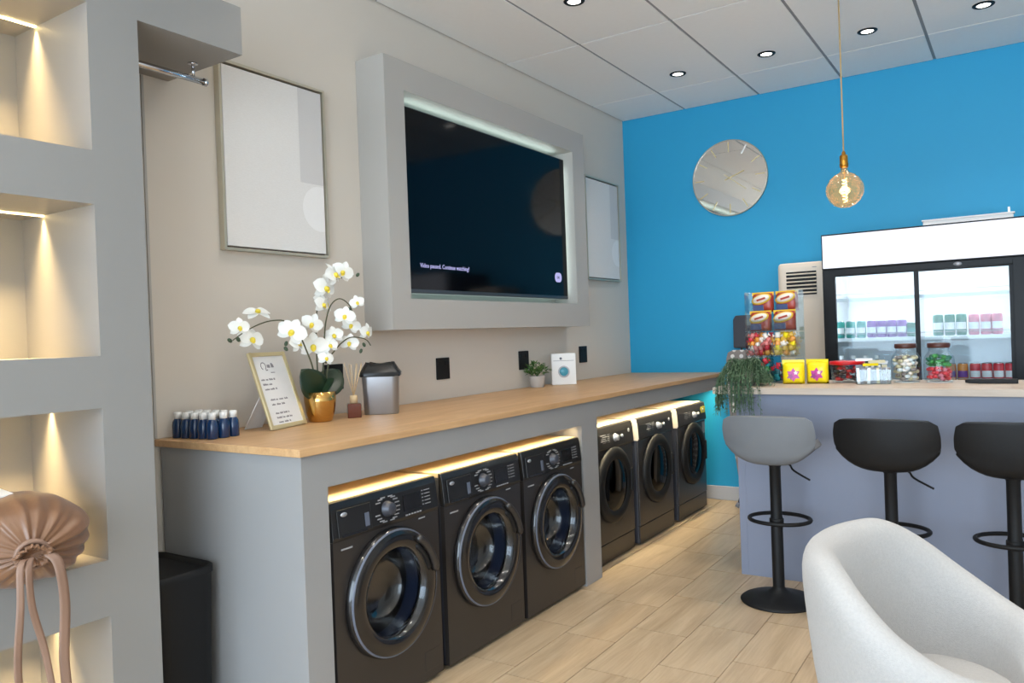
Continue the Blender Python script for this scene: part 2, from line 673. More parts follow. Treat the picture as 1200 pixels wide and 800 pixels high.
def text_mesh(body, size, extrude=0.0008):
    cu = bpy.data.curves.new('lettering', 'FONT')
    cu.body = body
    cu.size = size
    cu.extrude = extrude
    cu.resolution_u = 2
    t = bpy.data.objects.new('lettering', cu)
    col.objects.link(t)
    dg = bpy.context.evaluated_depsgraph_get()
    me = bpy.data.meshes.new_from_object(t.evaluated_get(dg))
    bpy.data.objects.remove(t)
    bpy.data.curves.remove(cu)
    return me

# ------------------------------------------------------------------ the room
floor = struct(MB().box(-0.15, ROOM_X + 0.15, ROOM_Y0 - 0.15, ROOM_Y1 + 0.15, -0.12, -0.003).build('floor', 'grout'))
TW, TL = 0.265, 0.52
tile_cache = {}


def tile_mesh(w, l):
    key = (round(w, 3), round(l, 3))
    if key not in tile_cache:
        g = 0.0022
        m = MB().box(-w / 2 + g, w / 2 - g, -l / 2 + g, l / 2 - g, -0.010, 0.0)
        me = m.mesh('tile')
        me.materials.append(MATS['floor_wood'])
        tile_cache[key] = me
    return tile_cache[key]


far_tiles = MB()
x0 = 1.33 - TW * 6
offs = [0.0, 0.21, -0.13, 0.05, 0.24, -0.04, 0.15, -0.2, 0.08]
ci = 0
while x0 < ROOM_X:
    xa, xb = max(x0, 0.0), min(x0 + TW, ROOM_X)
    y0 = 3.24 + offs[(ci + 4) % 9] - TL * 14
    while y0 < ROOM_Y1:
        ya, yb = max(y0, ROOM_Y0), min(y0 + TL, ROOM_Y1)
        if xb - xa > 0.02 and yb - ya > 0.02:
            if xb > 0.7 and xa < 3.6 and yb > 2.0:
                o = obj('tile', tile_mesh(xb - xa, yb - ya), None, floor)
                o.location = ((xa + xb) / 2, (ya + yb) / 2, 0)
            else:
                far_tiles.box(xa + .0022, xb - .0022, ya + .0022, yb - .0022, -0.01, 0.0)
        y0 += TL
    x0 += TW
    ci += 1
ft = far_tiles.build('tiles', 'floor_wood', floor)
ft['kind'] = 'stuff'

ceil = struct(MB().box(-0.15, ROOM_X + 0.15, ROOM_Y0 - 0.15, ROOM_Y1 + 0.15, ROOM_Z + 0.006, ROOM_Z + 0.15).build('ceiling', 'ceiling_grid'))
xs = [0.0] + [0.58 + 0.6255 * k for k in range(8)] + [ROOM_X]
ys = [ROOM_Y0] + [5.81 - 1.29 * k for k in range(6, -1, -1)] + [ROOM_Y1]
cc = {}
for i in range(len(xs) - 1):
    for j in range(len(ys) - 1):
        w, l = xs[i + 1] - xs[i], ys[j + 1] - ys[j]
        k = (round(w, 3), round(l, 3))
        if k not in cc:
            me = MB().box(-w / 2 + .010, w / 2 - .010, -l / 2 + .007, l / 2 - .007, 0.0, 0.012).mesh('ceiling_tile')
            me.materials.append(MATS['ceiling_tile'])
            cc[k] = me
        o = obj('ceiling_tile', cc[k], None, ceil)
        o.location = ((xs[i] + xs[i + 1]) / 2, (ys[j] + ys[j + 1]) / 2, ROOM_Z)

struct(MB().box(-0.15, 0, ROOM_Y0, ROOM_Y1, -0.003, ROOM_Z + 0.006).build('wall_left', 'wall_paint'))
struct(MB().box(-0.15, ROOM_X + 0.15, ROOM_Y1, ROOM_Y1 + 0.15, -0.003, ROOM_Z + 0.006).build('wall_back', 'blue_paint'))
struct(MB().box(ROOM_X, ROOM_X + 0.15, ROOM_Y0, ROOM_Y1, -0.003, ROOM_Z + 0.006).build('wall_right', 'wall_white'))
wf = MB()
wf.box(-0.15, WIN[0], ROOM_Y0 - .15, ROOM_Y0, -0.003, ROOM_Z + .006)
wf.box(WIN[1], ROOM_X + .15, ROOM_Y0 - .15, ROOM_Y0, -0.003, ROOM_Z + .006)
wf.box(WIN[0], WIN[1], ROOM_Y0 - .15, ROOM_Y0, -0.003, WIN[2])
wf.box(WIN[0], WIN[1], ROOM_Y0 - .15, ROOM_Y0, WIN[3], ROOM_Z + .006)
struct(wf.build('wall_front', 'wall_white'))
wn = MB()
npan = 4
pw = (WIN[1] - WIN[0]) / npan
for k in range(npan + 1):
    x = WIN[0] + pw * k
    wn.box(max(WIN[0], x - .03), min(WIN[1], x + .03), ROOM_Y0 - .09, ROOM_Y0 - .03, WIN[2], WIN[3])
wn.box(WIN[0], WIN[1], ROOM_Y0 - .09, ROOM_Y0 - .03, WIN[2], WIN[2] + .06)
wn.box(WIN[0], WIN[1], ROOM_Y0 - .09, ROOM_Y0 - .03, WIN[3] - .06, WIN[3])
win = struct(wn.build('window_1', 'dark_plastic'))
for k in range(npan):
    x = WIN[0] + pw * k
    MB().box(x + .02, x + pw - .02, ROOM_Y0 - .064, ROOM_Y0 - .058, WIN[2] + .05, WIN[3] - .05).build('pane', 'window_glass', win)
sk = MB()
sk.box(0.06, ROOM_X, ROOM_Y1 - 0.016, ROOM_Y1, 0, 0.115)
struct(sk.build('baseboard_back', 'skirting', bevel=0.005))
struct(MB().box(0, 0.016, 1.535, 1.845, 0, 0.11).build('baseboard_left', 'skirting', bevel=0.005))
struct(MB().box(0.0, 0.007, 1.832, 1.844, 1.068, 2.536).build('trim_1', 'surround_paint', bevel=0.002))

# ------------------------------------------------------------------ niche tower with overhang
TX, TY0, TY1, TZ = 0.481, 0.29, 1.532, 2.72
NY0, NY1 = 0.45, 1.362
niches = [(0.09, 0.584), (0.762, 1.248), (1.414, 1.899), (2.07, 2.543)]
tower = thing('niche_shelving', 'grey built-in shelving with four warmly lit niches and a projecting canopy', 'shelving', (0, TY0, 0))
OFF = T(0, -TY0, 0)
b = MB(OFF)
b.box(0.004, TX, TY0, NY0, 0, TZ)
b.box(0.004, TX, NY1, TY1, 0, TZ)
prev = 0.0
for z0, z1 in niches:
    b.box(0.004, TX, NY0, NY1, prev, z0)
    prev = z1
b.box(0.004, TX, NY0, NY1, prev, TZ)
b.build('body', 'grey_paint', tower)
bp_ = MB(OFF)
for z0, z1 in niches:
    bp_ = MB(OFF).box(0.004, 0.014, NY0, NY1, z0, z1)
    bp_.build('back_panel', 'grey_paint', tower)
MB(OFF).box(0.004, TX, TY1, 1.955, 2.538, TZ).build('canopy', 'grey_paint', tower)
for z0, z1 in niches:
    MB(OFF).box(0.155, 0.167, NY0 + .004, NY1 - .001, z1 - 0.004, z1 - 0.0005).build('light_strip', 'led_warm', tower)
    area_light('niche_light', (0.161, (NY0 + NY1) / 2, z1 - 0.006), (0, 0, -1), 0.014, NY1 - NY0 - .01, 11.5, (1.0, 0.70, 0.32), 70)

rail = thing('hanging_rail', 'slim chrome hanging rail under the grey canopy', 'rail', (0.266, 1.535, 2.538))
MB().tube([(0, 0.0, -0.062), (0, 0.40, -0.062)], 0.0125, 14).build('bar', 'chrome', rail)
m = MB().tube([(0, 0.355, -0.055), (0, 0.355, -0.004)], 0.006, 10)
m.lathe([(0, -0.006), (0.018, -0.006), (0.018, 0.0), (0, 0)], 16, T(0, 0.355, 0))
m.build('bracket', 'chrome', rail)
MB().lathe([(0, 0), (0.0155, 0), (0.0155, 0.012), (0, 0.012)], 14, T(0, 0.40, -0.062) @ AY).build('end_cap', 'chrome', rail)

# ------------------------------------------------------------------ counter over the machines
CX = 0.84
frame = thing('laundry_counter', 'grey painted counter carcass framing six black machines', 'counter', (0, 1.85, 0))
O2 = T(0, -1.85, 0)
MB(O2).box(0.018, CX, 1.85, 1.97, 0, 1.036).build('end_panel', 'counter_paint', frame)
MB(O2).box(0.30, CX, 3.89, 4.08, 0, 0.938).build('pier', 'counter_paint', frame)
fas = MB(O2)
fas.box(0.80, CX, 1.97, 3.89, 0.912, 1.036)
fas.box(0.80, CX, 3.89, 6.398, 0.938, 1.036)
fas.build('fascia', 'counter_paint', frame)
MB(O2).box(0.004, 0.04, 1.97, 6.39, 0.96, 1.036).build('back_batten', 'counter_paint', frame)
for ya, yb, zz in ((1.99, 3.87, 0.955), (4.1, 6.385, 0.965)):
    MB(O2).box(0.778, 0.797, ya, yb, zz - 0.008, zz).build('light_strip', 'led_warm_soft', frame)
area_light('counter_light_washers', (0.786, 2.93, 0.944), (0, 0, -1), 0.016, 1.86, 5.5, (1.0, 0.78, 0.42), 100)
area_light('counter_light_dryers', (0.786, 5.235, 0.954), (-0.45, 0, -1), 2.26, 0.016, 13.0, (1.0, 0.86, 0.56), 100)

top = MB().box(0.002, 0.855, 1.832, 6.398, 1.038, 1.066).build('worktop', 'oak', bevel=0.002)
tag(top, 'long light oak worktop running over the black laundry machines', 'worktop')

# ------------------------------------------------------------------ washing machines
WW, WH, WD = 0.605, 0.85, 0.56


def ring_panel(mb, hw, z0, z1, cz, r, x, n=48):
    """front sheet in the plane x with a round hole"""
    p, f = [], []
    for i in range(n):
        a = 2 * math.pi * i / n
        c, s = math.cos(a), math.sin(a)
        p.append((x, r * c, cz + r * s))
        k = min(hw / abs(c) if abs(c) > 1e-6 else 9, ((z1 - cz) if s > 0 else (cz - z0)) / abs(s) if abs(s) > 1e-6 else 9)
        p.append((x, k * c, cz + k * s))
    for i in range(n):
        j = (i + 1) % n
        f.append((2 * i, 2 * j, 2 * j + 1, 2 * i + 1))
    # corners
    mb.add(p, f)
    for sy in (-1, 1):
        for zz in (z0, z1):
            cor = (x, sy * hw, zz)
            best = sorted(range(n), key=lambda i: (Vector(p[2 * i + 1]) - Vector(cor)).length)[:2]
            mb.add([cor, p[2 * best[0] + 1], p[2 * best[1] + 1]], [(0, 1, 2)])


def make_washer(label):
    w = thing('washing_machine', label, 'washing machine', group='black front-loading washers under the counter')
    hw = WW / 2
    b = MB()
    b.box(-WD, -0.02, -hw, -hw + .012, 0.02, WH - .02)
    b.box(-WD, -0.02, hw - .012, hw, 0.02, WH - .02)
    b.box(-WD, -WD + .012, -hw, hw, 0.02, WH - .02)
    b.box(-WD, -0.02, -hw, hw, 0.02, 0.032)
    b.build('body', 'washer_side', w)
    MB().box(-WD, -0.028, -hw, hw, WH - .022, WH).build('lid', 'washer_top', w, bevel=0.003)
    fr = MB()
    ring_panel(fr, hw, 0.02, 0.705, 0.445, 0.205, 0.0)
    ring_panel(fr, hw, 0.02, 0.705, 0.445, 0.205, -0.02)
    fr.box(-0.02, 0.0, -hw, -hw + .002, 0.02, 0.705)
    fr.box(-0.02, 0.0, hw - .002, hw, 0.02, 0.705)
    fr.build('front_panel', 'washer_black', w)
    for sy in (-1, 1):
        for xx in (-0.06, -WD + .06):
            MB().lathe([(0, 0), (0.02, 0), (0.02, 0.02), (0, 0.02)], 12, T(xx, sy * .25, 0)).build('foot', 'dark_plastic', w)
    # fascia that leans back a little
    cp = MB()
    prof = [(-0.02, 0.705), (0.0, 0.705), (0.004, 0.72), (-0.006, 0.822), (-0.014, WH - .004), (-0.028, WH - .0005), (-0.028, 0.74)]
    rings = [[(x, y, z) for x, z in prof] for y in (-hw, hw)]
    cp.loft(rings, smooth=False)
    pan = cp.build('control_panel', 'washer_panel', w, bevel=0.002)
    MX = T(0.001, 0, 0.772) @ R(math.radians(-5.6), 'Y')
    kn = MB(MX @ AX)
    kn.lathe([(0.031, -0.004), (0.031, 0.004), (0.026, 0.008), (0.024, 0.026), (0.020, 0.029), (0, 0.029)], 28, T(0, 0.0, 0) @ T(0, -0.01, 0))
    kn.build('dial', 'washer_side', w)
    rg = MB(MX)
    for i in range(16):
        a = math.radians(-160 + i * 20)
        yy, zz = -0.01 + 0.047 * math.cos(a), 0.047 * math.sin(a)
        sgn = 1 if math.cos(a) > 0 else -1
        rg.box(0.0005, 0.0014, min(yy, yy + sgn * .026), max(yy, yy + sgn * .026), zz - 0.0022, zz + 0.0022)
    rg.build('programme_marks', 'print_grey', pan)
    MB(MX).box(-0.004, 0.0015, 0.085, 0.19, -0.032, 0.032).build('display', 'black_gloss', pan)
    bt = MB(MX)
    for i in range(6):
        bt.box(0.0, 0.003, 0.09 + i * .017, 0.10 + i * .017, -0.050, -0.045)
    for i in range(5):
        bt.box(0.0, 0.002, 0.215, 0.250, 0.03 - i * .014, 0.033 - i * .014)
        bt.box(0.0, 0.002, 0.200, 0.206, 0.03 - i * .014, 0.034 - i * .014)
    bt.build('buttons', 'print_grey', pan)['kind'] = 'stuff'
    dr = MB(MX)
    dr.box(0.0, 0.004, -0.278, -0.105, -0.055, 0.045)
    drw = dr.build('detergent_drawer', 'washer_panel', w, bevel=0.003)
    MB(MX).box(0.0, 0.0055, -0.262, -0.13, -0.056, -0.048).build('finger_slot', 'black_gloss', drw)
    MB(MX).box(0.003, 0.006, -0.140, -0.118, -0.040, 0.010).build('drawer_catch', 'rubber_grey', drw)
    bd = MB(MX @ AX @ S(1, 1, 1))
    bd.lathe([(0, 0.0), (0.013, 0.0), (0.013, 0.0055), (0, 0.0055)], 20, T(-0.026, -0.245, 0) @ S(0.62, 1.25, 1))
    bd.build('badge', 'silver_plastic', w)
    MB().box(0.0, 0.001, -0.262, -0.205, 0.668, 0.674).build('model_mark', 'print_grey', w)
    MB().box(0.0, 0.001, 0.175, 0.215, 0.690, 0.695).build('programme_mark', 'print_grey', w)
    # service flap bottom corner
    MB().box(-0.001, 0.0015, 0.185, 0.285, 0.055, 0.135).build('filter_flap', 'washer_black', w, bevel=0.001)
    # door
    DM = T(0, 0, 0.445) @ AX
    d = MB(DM)
    d.lathe([(0.252, 0.0), (0.252, 0.012), (0.247, 0.024), (0.236, 0.033), (0.205, 0.040), (0.178, 0.036), (0.168, 0.022), (0.166, 0.0), (0.20, -0.004), (0.252, 0.0)], 64)
    door = d.build('door', 'black_gloss', w)
    MB(DM).lathe([(0.2455, 0.026), (0.2425, 0.0305), (0.2395, 0.0318), (0.2385, 0.0306)], 64).build('trim_ring', 'rubber_grey', door)
    g = MB(DM)
    g.lathe([(0.176, 0.033), (0.167, 0.024), (0.160, 0.0), (0.150, -0.035), (0.138, -0.07), (0.118, -0.095), (0.07, -0.107), (0.0, -0.110)], 56)
    g.build('door_glass', 'door_glass', door)
    MB(DM).lathe([(0.172, -0.012), (0.188, -0.02), (0.192, -0.05), (0.176, -0.075), (0.182, -0.085)], 56).build('gasket', 'rubber_grey', w)
    dm = MB(DM).lathe([(0.205, -0.02), (0.235, -0.09), (0.24, -0.10), (0.24, -0.42), (0.22, -0.44), (0.0, -0.45)], 48)
    drum = dm.build('drum', 'drum_steel', w)
    for k in range(3):
        a = math.radians(30 + 120 * k)
        MB(DM).box(-0.02, 0.02, 0.185, 0.238, -0.42, -0.11, R(a, 'Z')).build('paddle', 'drum_steel', drum)
    # handle: an arc on the upper far side with a finger recess inside
    arc = [(0.222 * math.cos(math.radians(a)), 0.222 * math.sin(math.radians(a))) for a in range(8, 62, 4)]
    H = MB()
    H.tube([(0.046, y, 0.445 + z) for y, z in arc], [0.010] + [0.0165] * (len(arc) - 2) + [0.010], 10, M=None)
    H.build('handle', 'washer_black', door)
    arc2 = [(0.193 * math.cos(math.radians(a)), 0.193 * math.sin(math.radians(a))) for a in range(12, 60, 4)]
    MB().tube([(0.0345, y, 0.445 + z) for y, z in arc2], [0.006] + [0.014] * (len(arc2) - 2) + [0.006], 8).build('finger_recess', 'dark_plastic', door)
    return w


wa = make_washer('black front-loading washer beside the counter end panel')
kids()
wa.location = (CX, 2.285, 0)
dup(wa, (CX, 2.932, 0), label='black front-loading washer with another washer on either side')
dup(wa, (CX, 3.568, 0), label='black front-loading washer beside the grey pier between washers and dryers')

# ------------------------------------------------------------------ tumble dryers


def make_dryer(label):
    w = thing('tumble_dryer', label, 'tumble dryer', group='dark tumble dryers past the pier')
    hw = WW / 2
    b = MB()
    b.box(-WD, -0.01, -hw + .004, hw - .004, 0.012, WH - .03)
    b.build('body', 'washer_side', w, bevel=0.004)
    MB().box(-WD, -0.03, -hw, hw, WH - .03, WH).build('lid', 'dryer_top', w, bevel=0.004)
    MB().box(-0.01, 0.004, -hw + .002, hw - .002, 0.13, 0.70).build('front_panel', 'washer_black', w, bevel=0.004)
    MB().box(-0.01, 0.0, -hw + .002, hw - .002, 0.012, 0.125).build('plinth', 'washer_panel', w, bevel=0.003)
    prof = [(-0.03, 0.702), (0.008, 0.702), (0.016, 0.715), (0.010, 0.80), (0.0, WH - .006), (-0.03, WH), (-0.03, .74)]
    pan = MB().loft([[(x, y, z) for x, z in prof] for y in (-hw + .001, hw - .001)], smooth=False).build('control_panel', 'washer_panel', w, bevel=0.002)
    for sy in (-1,):
        MB().loft([[(x - .001, y, z) for x, z in prof] for y in (-hw - .004, -hw + .002)], smooth=False).build('side_cheek', 'dryer_top', w, bevel=0.002)
    kn = MB(T(0.011, 0.03, 0.768) @ AX)
    kn.lathe([(0.025, 0.0), (0.025, 0.006), (0.020, 0.010), (0.018, 0.026), (0, 0.028)], 28)
    k_ = kn.build('dial', 'silver_plastic', w)
    MB(T(0.0125, 0.125, 0.768) @ AX).lathe([(0.011, 0), (0.011, 0.008), (0.008, 0.011), (0, 0.011)], 18).build('start_button', 'silver_plastic', w)
    mk = MB()
    for i in range(7):
        mk.box(0.011, 0.0135, -0.17 + .012 * (i % 3), -0.10 + .012 * (i % 2), 0.725 + i * .012, 0.729 + i * .012)
        mk.box(0.011, 0.0135, -0.075, -0.045, 0.725 + i * .012, 0.728 + i * .012)
    mk.build('programme_marks', 'print_grey', pan)
    MB(T(0.0105, 0.235, 0.79) @ AX).lathe([(0, 0), (0.012, 0), (0.012, 0.003), (0, 0.003)], 18).build('badge', 'silver_plastic', pan)
    DM = T(0.004, 0, 0.475) @ AX
    d = MB(DM).lathe([(0.238, 0.0), (0.238, 0.014), (0.228, 0.026), (0.20, 0.034), (0.172, 0.030), (0.160, 0.020), (0.156, 0.002)], 60)
    door = d.build('door', 'matte_black', w)
    MB(DM).lathe([(0.160, 0.022), (0.150, 0.026), (0.10, 0.034), (0.0, 0.038)], 48).build('door_glass', 'dryer_glass', door)
    MB(DM).lathe([(0.156, 0.006), (0.10, 0.006), (0.0, 0.006)], 40).build('door_liner', 'black_gloss', door)
    MB().box(0.026, 0.044, 0.195, 0.222, 0.40, 0.55).build('handle', 'dark_plastic', door, bevel=0.006)
    for sy in (-.2, .2):
        MB().lathe([(0, 0), (0.02, 0), (0.02, 0.013), (0, 0.013)], 12, T(-.06, sy, 0)).build('foot', 'dark_plastic', w)
        MB().lathe([(0, 0), (0.02, 0), (0.02, 0.013), (0, 0.013)], 12, T(-WD + .06, sy, 0)).build('foot', 'dark_plastic', w)
    return w


da = make_dryer('dark tumble dryer beside the grey pier')
kids()
da.location = (0.755, 4.43, 0)
dup(da, (0.765, 5.095, 0), label='dark tumble dryer with another dryer on either side')
d3 = dup(da, (0.765, 5.80, 0), label='dark tumble dryer beside the blue wall, with yellow energy sticker')
MB().box(0.0105, 0.0125, 0.195, 0.285, 0.735, 0.815).build('energy_sticker', 'sticker_yellow', d3)
MB().box(0.004, 0.006, 0.235, 0.288, 0.60, 0.69).build('paper_sticker', 'print_grey', d3)

# ------------------------------------------------------------------ tv, its surround, pictures, sockets
SX, SY0, SY1, SZ0, SZ1 = 0.20, 3.062, 5.258, 1.485, 2.925
OY0, OY1, OZ0, OZ1 = 3.215, 5.08, 1.65, 2.767
sur = thing('tv_surround', 'boxed light grey surround on the wall around the television', 'tv surround', (0, 4.16, SZ0))
O3 = T(0, -4.16, -SZ0)
s = MB(O3)
s.box(0.001, SX, SY0, OY0, SZ0, SZ1)
s.box(0.001, SX, OY1, SY1, SZ0, SZ1)
s.box(0.001, SX, OY0, OY1, SZ0, OZ0)
s.box(0.001, SX, OY0, OY1, OZ1, SZ1)
s.build('box_frame', 'surround_paint', sur)
MB(O3).box(0.001, 0.01, OY0, OY1, OZ0, OZ1).build('back_panel', 'surround_paint', sur)
tv = thing('television', 'large black wall television showing a paused-video message', 'television', (0.014, 4.15, 1.685))
O4 = T(-0.014, -4.15, -1.685)
VY0, VY1, VZ0, VZ1 = 3.25, 5.045, 1.687, 2.712
MB(O4).box(0.082, 0.142, VY0, VY1, VZ0, VZ1).build('casing', 'tv_frame', tv, bevel=0.004)
MB(O4).box(0.141, 0.1435, VY0 + .006, VY1 - .006, VZ0 + .022, VZ1 - .006).build('screen', 'screen_black', tv)
MB(O4).box(0.010, 0.082, 3.9, 4.4, 2.0, 2.4).build('wall_mount', 'dark_plastic', tv)
led = MB(O4)
for a in (3.29, 5.0):
    led.box(0.060, 0.080, a, a + .012, 1.73, 2.67)
led.build('back_light_side', 'led_cool', tv)['kind'] = 'stuff'
MB(O4).box(0.060, 0.080, 3.3, 5.0, 2.66, 2.672).build('back_light_top', 'led_cool', tv)
MB(O4).box(0.060, 0.080, 3.3, 5.0, 1.728, 1.74).build('back_light_bottom', 'led_cool', tv)
CC = (0.80, 1.0, 0.98)
area_light('tv_glow_top', (0.085, 4.15, 2.716), (0.45, 0, 1), 1.7, 0.03, 0.8, CC)
area_light('tv_glow_far', (0.085, 5.05, 2.2), (0.45, 1, 0), 0.95, 0.03, 0.7, CC).rotation_euler.rotate_axis('Z', math.pi / 2)
area_light('tv_glow_base', (0.085, 4.15, 1.684), (0.45, 0, -1), 1.7, 0.02, 0.15, CC)
MT = Matrix(((0, 0, 1, 0), (1, 0, 0, 0), (0, 1, 0, 0), (0, 0, 0, 1)))      # text plane: x -> +y, y -> +z, facing +x
me = text_mesh('Video paused. Continue watching?', 0.036)
me.transform(O4 @ T(0.1442, 3.366, 1.832) @ MT @ S(0.92, 1, 1))
obj('message_text', me, 'screen_text', tv)
MB(O4).prism([(x, y) for x, y, z in rrect(0.095, 0.068, 0.03, 6)], 0, 0.0008, T(0.1438, 4.905, 1.84) @ MT).build('reply_button', 'screen_text', tv)
me = text_mesh('OK', 0.026)
me.transform(O4 @ T(0.1449, 4.885, 1.831) @ MT)
obj('button_text', me, 'screen_black', tv)


def picture(label, yc, zc, w=0.62, h=0.84):
    p = thing('wall_picture', label, 'picture', (0.0, yc, zc - h / 2))
    fr = MB()
    t, d = 0.012, 0.036
    fr.box(0.001, d, -w / 2, -w / 2 + t, 0, h)
    fr.box(0.001, d, w / 2 - t, w / 2, 0, h)
    fr.box(0.001, d, -w / 2 + t, w / 2 - t, 0, t)
    fr.box(0.001, d, -w / 2 + t, w / 2 - t, h - t, h)
    fr.build('picture_frame', 'champagne', p, bevel=0.0015)
    MB().box(0.001, 0.008, -w / 2 + t, w / 2 - t, t, h - t).build('backing', 'lid_brown', p)
    MB().box(0.008, 0.029, -w / 2 + t + .008, w / 2 - t - .008, t + .008, h - t - .008).build('canvas', 'canvas', p, bevel=0.002)
    return p


picture('pale abstract canvas in slim champagne frame between tower and television', 2.487, 2.275)
picture('pale abstract canvas in slim champagne frame beside the blue wall', 5.89, 2.285)


def socket(label, yc, zc, h=0.13, w=0.125):
    s_ = thing('wall_socket', label, 'socket', (0, yc, zc - h / 2), group='black plates above the worktop')
    MB().box(0.0005, 0.009, -w / 2, w / 2, 0, h).build('plate', 'dark_plastic', s_, bevel=0.003)
    for k in (-1, 1):
        MB().box(0.009, 0.0115, k * .028 - .014, k * .028 + .014, h - .045, h - .02).build('switch', 'matte_black', s_, bevel=0.001)
    return s_


socket('black wall socket behind the orchid pot', 2.82, 1.255)
socket('square black wall socket standing clear between steel bin and small plant', 3.71, 1.25)
socket('black wall socket behind the small leafy plant', 4.62, 1.258)
socket('black wall socket beyond the toy washing machine', 5.50, 1.265)
# ------------------------------------------------------------------ things on the oak worktop
CZ = 1.0665
bot = thing('travel_bottle', 'small dark blue bottle with white cap in the block of bottles', 'bottle', group='blue bottles on the worktop end')
MB().lathe([(0, 0), (0.0215, 0), (0.0235, 0.003), (0.0235, 0.050), (0.021, 0.066), (0.0145, 0.076), (0.0125, 0.080), (0.0125, 0.084), (0, 0.084)], 20).build('body', 'blue_bottle', bot)
MB().lathe([(0, 0.0775), (0.0155, 0.0775), (0.0155, 0.102), (0.0135, 0.104), (0, 0.104)], 18).build('cap', 'white_plastic', bot)
kids()
first = True
for i in range(5):
    for j in range(3):
        loc = (0.055 + 0.049 * i + (0.006 if j == 1 else 0), 1.905 + 0.049 * j + 0.012 * i * 0.4, CZ)
        if first:
            bot.location = loc
            first = False
        else:
            dup(bot, loc)

# sign in a gold frame, leaning back on a card strut
sg = thing('sign_frame', 'gold-framed printed notice leaning back on a white card strut', 'sign', (0.27, 2.19, CZ + 0.001))
bx = Vector((-0.252, 0.968, 0))
nn = Vector((0.968, 0.252, 0))
be = math.radians(18.4)
ey = Vector((0, 0, 1)) * math.cos(be) - nn * math.sin(be)
ez = nn * math.cos(be) + Vector((0, 0, 1)) * math.sin(be)
SM = Matrix((bx, ey, ez)).transposed().to_4x4()
W_, H_ = 0.262, 0.345
f = MB(SM)
t = 0.017
f.box(0, t, 0, H_, 0, 0.012)
f.box(W_ - t, W_, 0, H_, 0, 0.012)
f.box(t, W_ - t, 0, t, 0, 0.012)
f.box(t, W_ - t, H_ - t, H_, 0, 0.012)
f.build('frame_moulding', 'gold_matte', sg, bevel=0.003)
MB(SM).box(t - .004, W_ - t + .004, t - .004, H_ - t + .004, 0.001, 0.005).build('paper', 'white_card', sg)
ink = MB(SM)
cx0 = 0.075
ink.lathe([(0.0185, 0.005), (0.0185, 0.0056), (0.0145, 0.0056), (0.0145, 0.005)], 24, T(cx0 + .01, 0.283, 0), a0=math.radians(-60), a1=math.radians(240))
ink.box(cx0 + .02, cx0 + .034, 0.262, 0.267, 0.005, 0.0056)
random.seed(3)


def words(mb, x, y, total, h):
    while total > 0.008:
        w = min(random.uniform(0.016, 0.038), total)
        q = x
        while q < x + w - .003:
            lw = random.uniform(0.0022, 0.0042)
            mb.box(q, q + lw, y, y + h * random.choice((0.7, 0.7, 1.0)), 0.005, 0.0056)
            q += lw + 0.0016
        x += w + 0.006
        total -= w + 0.006


words(ink, cx0 + .036, 0.275, 0.062, 0.020)
words(ink, cx0 + .05, 0.250, 0.036, 0.005)
for y, x, L in ((0.218, .052, .100), (0.196, .055, .066), (0.174, .058, .086), (0.126, .072, .125), (0.104, .072, .10), (0.064, .078, .10), (0.044, .078, .112), (0.024, .082, .088)):
    words(ink, x - .01, y, L, 0.0085)
ink.build('lettering', 'ink', sg)
st = MB()
p0 = ey * 0.17 + bx * 0.03
p1 = ey * 0.17 + bx * 0.13
b0 = Vector((-0.145, -0.015, 0.001))
b1 = Vector((-0.155, 0.085, 0.001))
th_ = -nn * 0.004
st.loft([[p0, p1, b1, b0], [p0 + th_, p1 + th_, b1 + th_, b0 + th_]], smooth=False)
st.build('strut', 'white_card', sg)

# orchid
orx, ory = 0.20, 2.54
orc = thing('orchid', 'white orchid with yellow centres in a shiny gold pot', 'plant', (orx, ory, CZ))
MB().lathe([(0, 0), (0.048, 0), (0.054, 0.004), (0.066, 0.045), (0.073, 0.095), (0.074, 0.138), (0.071, 0.138), (0.070, 0.120), (0, 0.120)], 40).build('pot', 'gold', orc)
MB().lathe([(0.070, 0.118), (0.05, 0.124), (0, 0.128)], 24).build('potting_mix', 'soil', orc)
OM = T(-orx, -ory, -CZ)


def leaf_mesh(L, W, droop, M, nu=10, nv=6, cup=0.25):
    def fn(u, v):
        w = W * math.sin(math.pi * min(u * 0.93 + 0.07, 1.0)) ** 0.7
        s_ = (v - 0.5) * 2
        return (L * u, s_ * w / 2, droop * u * u * L + cup * abs(s_) * w * 0.5)
    return MB(M).grid(fn, nu, nv)


for dv, nv, L, W in (((.15, -.62, .70), (.75, -.45, .25), .165, .135), ((.10, .60, .62), (.75, -.40, .35), .175, .13), ((.5, .05, .6), (.5, -.2, .7), .11, .08),
                     ((-.4, -.2, .7), (.6, -.5, .4), .13, .09)):
    dv, nv = Vector(dv).normalized(), Vector(nv)
    nv = (nv - dv * nv.dot(dv)).normalized()
    M_ = T(0, 0, 0.118) @ Matrix((dv, nv.cross(dv), nv)).transposed().to_4x4()
    leaf_mesh(L, W, -0.18, M_).build('leaf', 'orchid_leaf', orc, solid=0.003)
stems = {
    'A': [(2.515, 1.20), (2.5, 1.314), (2.461, 1.401), (2.416, 1.478), (2.347, 1.53), (2.267, 1.535), (2.189, 1.518), (2.114, 1.488), (2.051, 1.454)],
    'B': [(2.535, 1.20), (2.533, 1.331), (2.536, 1.447), (2.544, 1.554), (2.574, 1.641), (2.63, 1.712), (2.713, 1.74), (2.805, 1.759)],
    'C': [(2.55, 1.20), (2.566, 1.349), (2.571, 1.446), (2.582, 1.534), (2.612, 1.608), (2.666, 1.638), (2.72, 1.609), (2.745, 1.554)],
    'D': [(2.57, 1.20), (2.598, 1.348), (2.62, 1.386), (2.669, 1.429), (2.725, 1.453), (2.81, 1.441), (2.837, 1.409)],
}
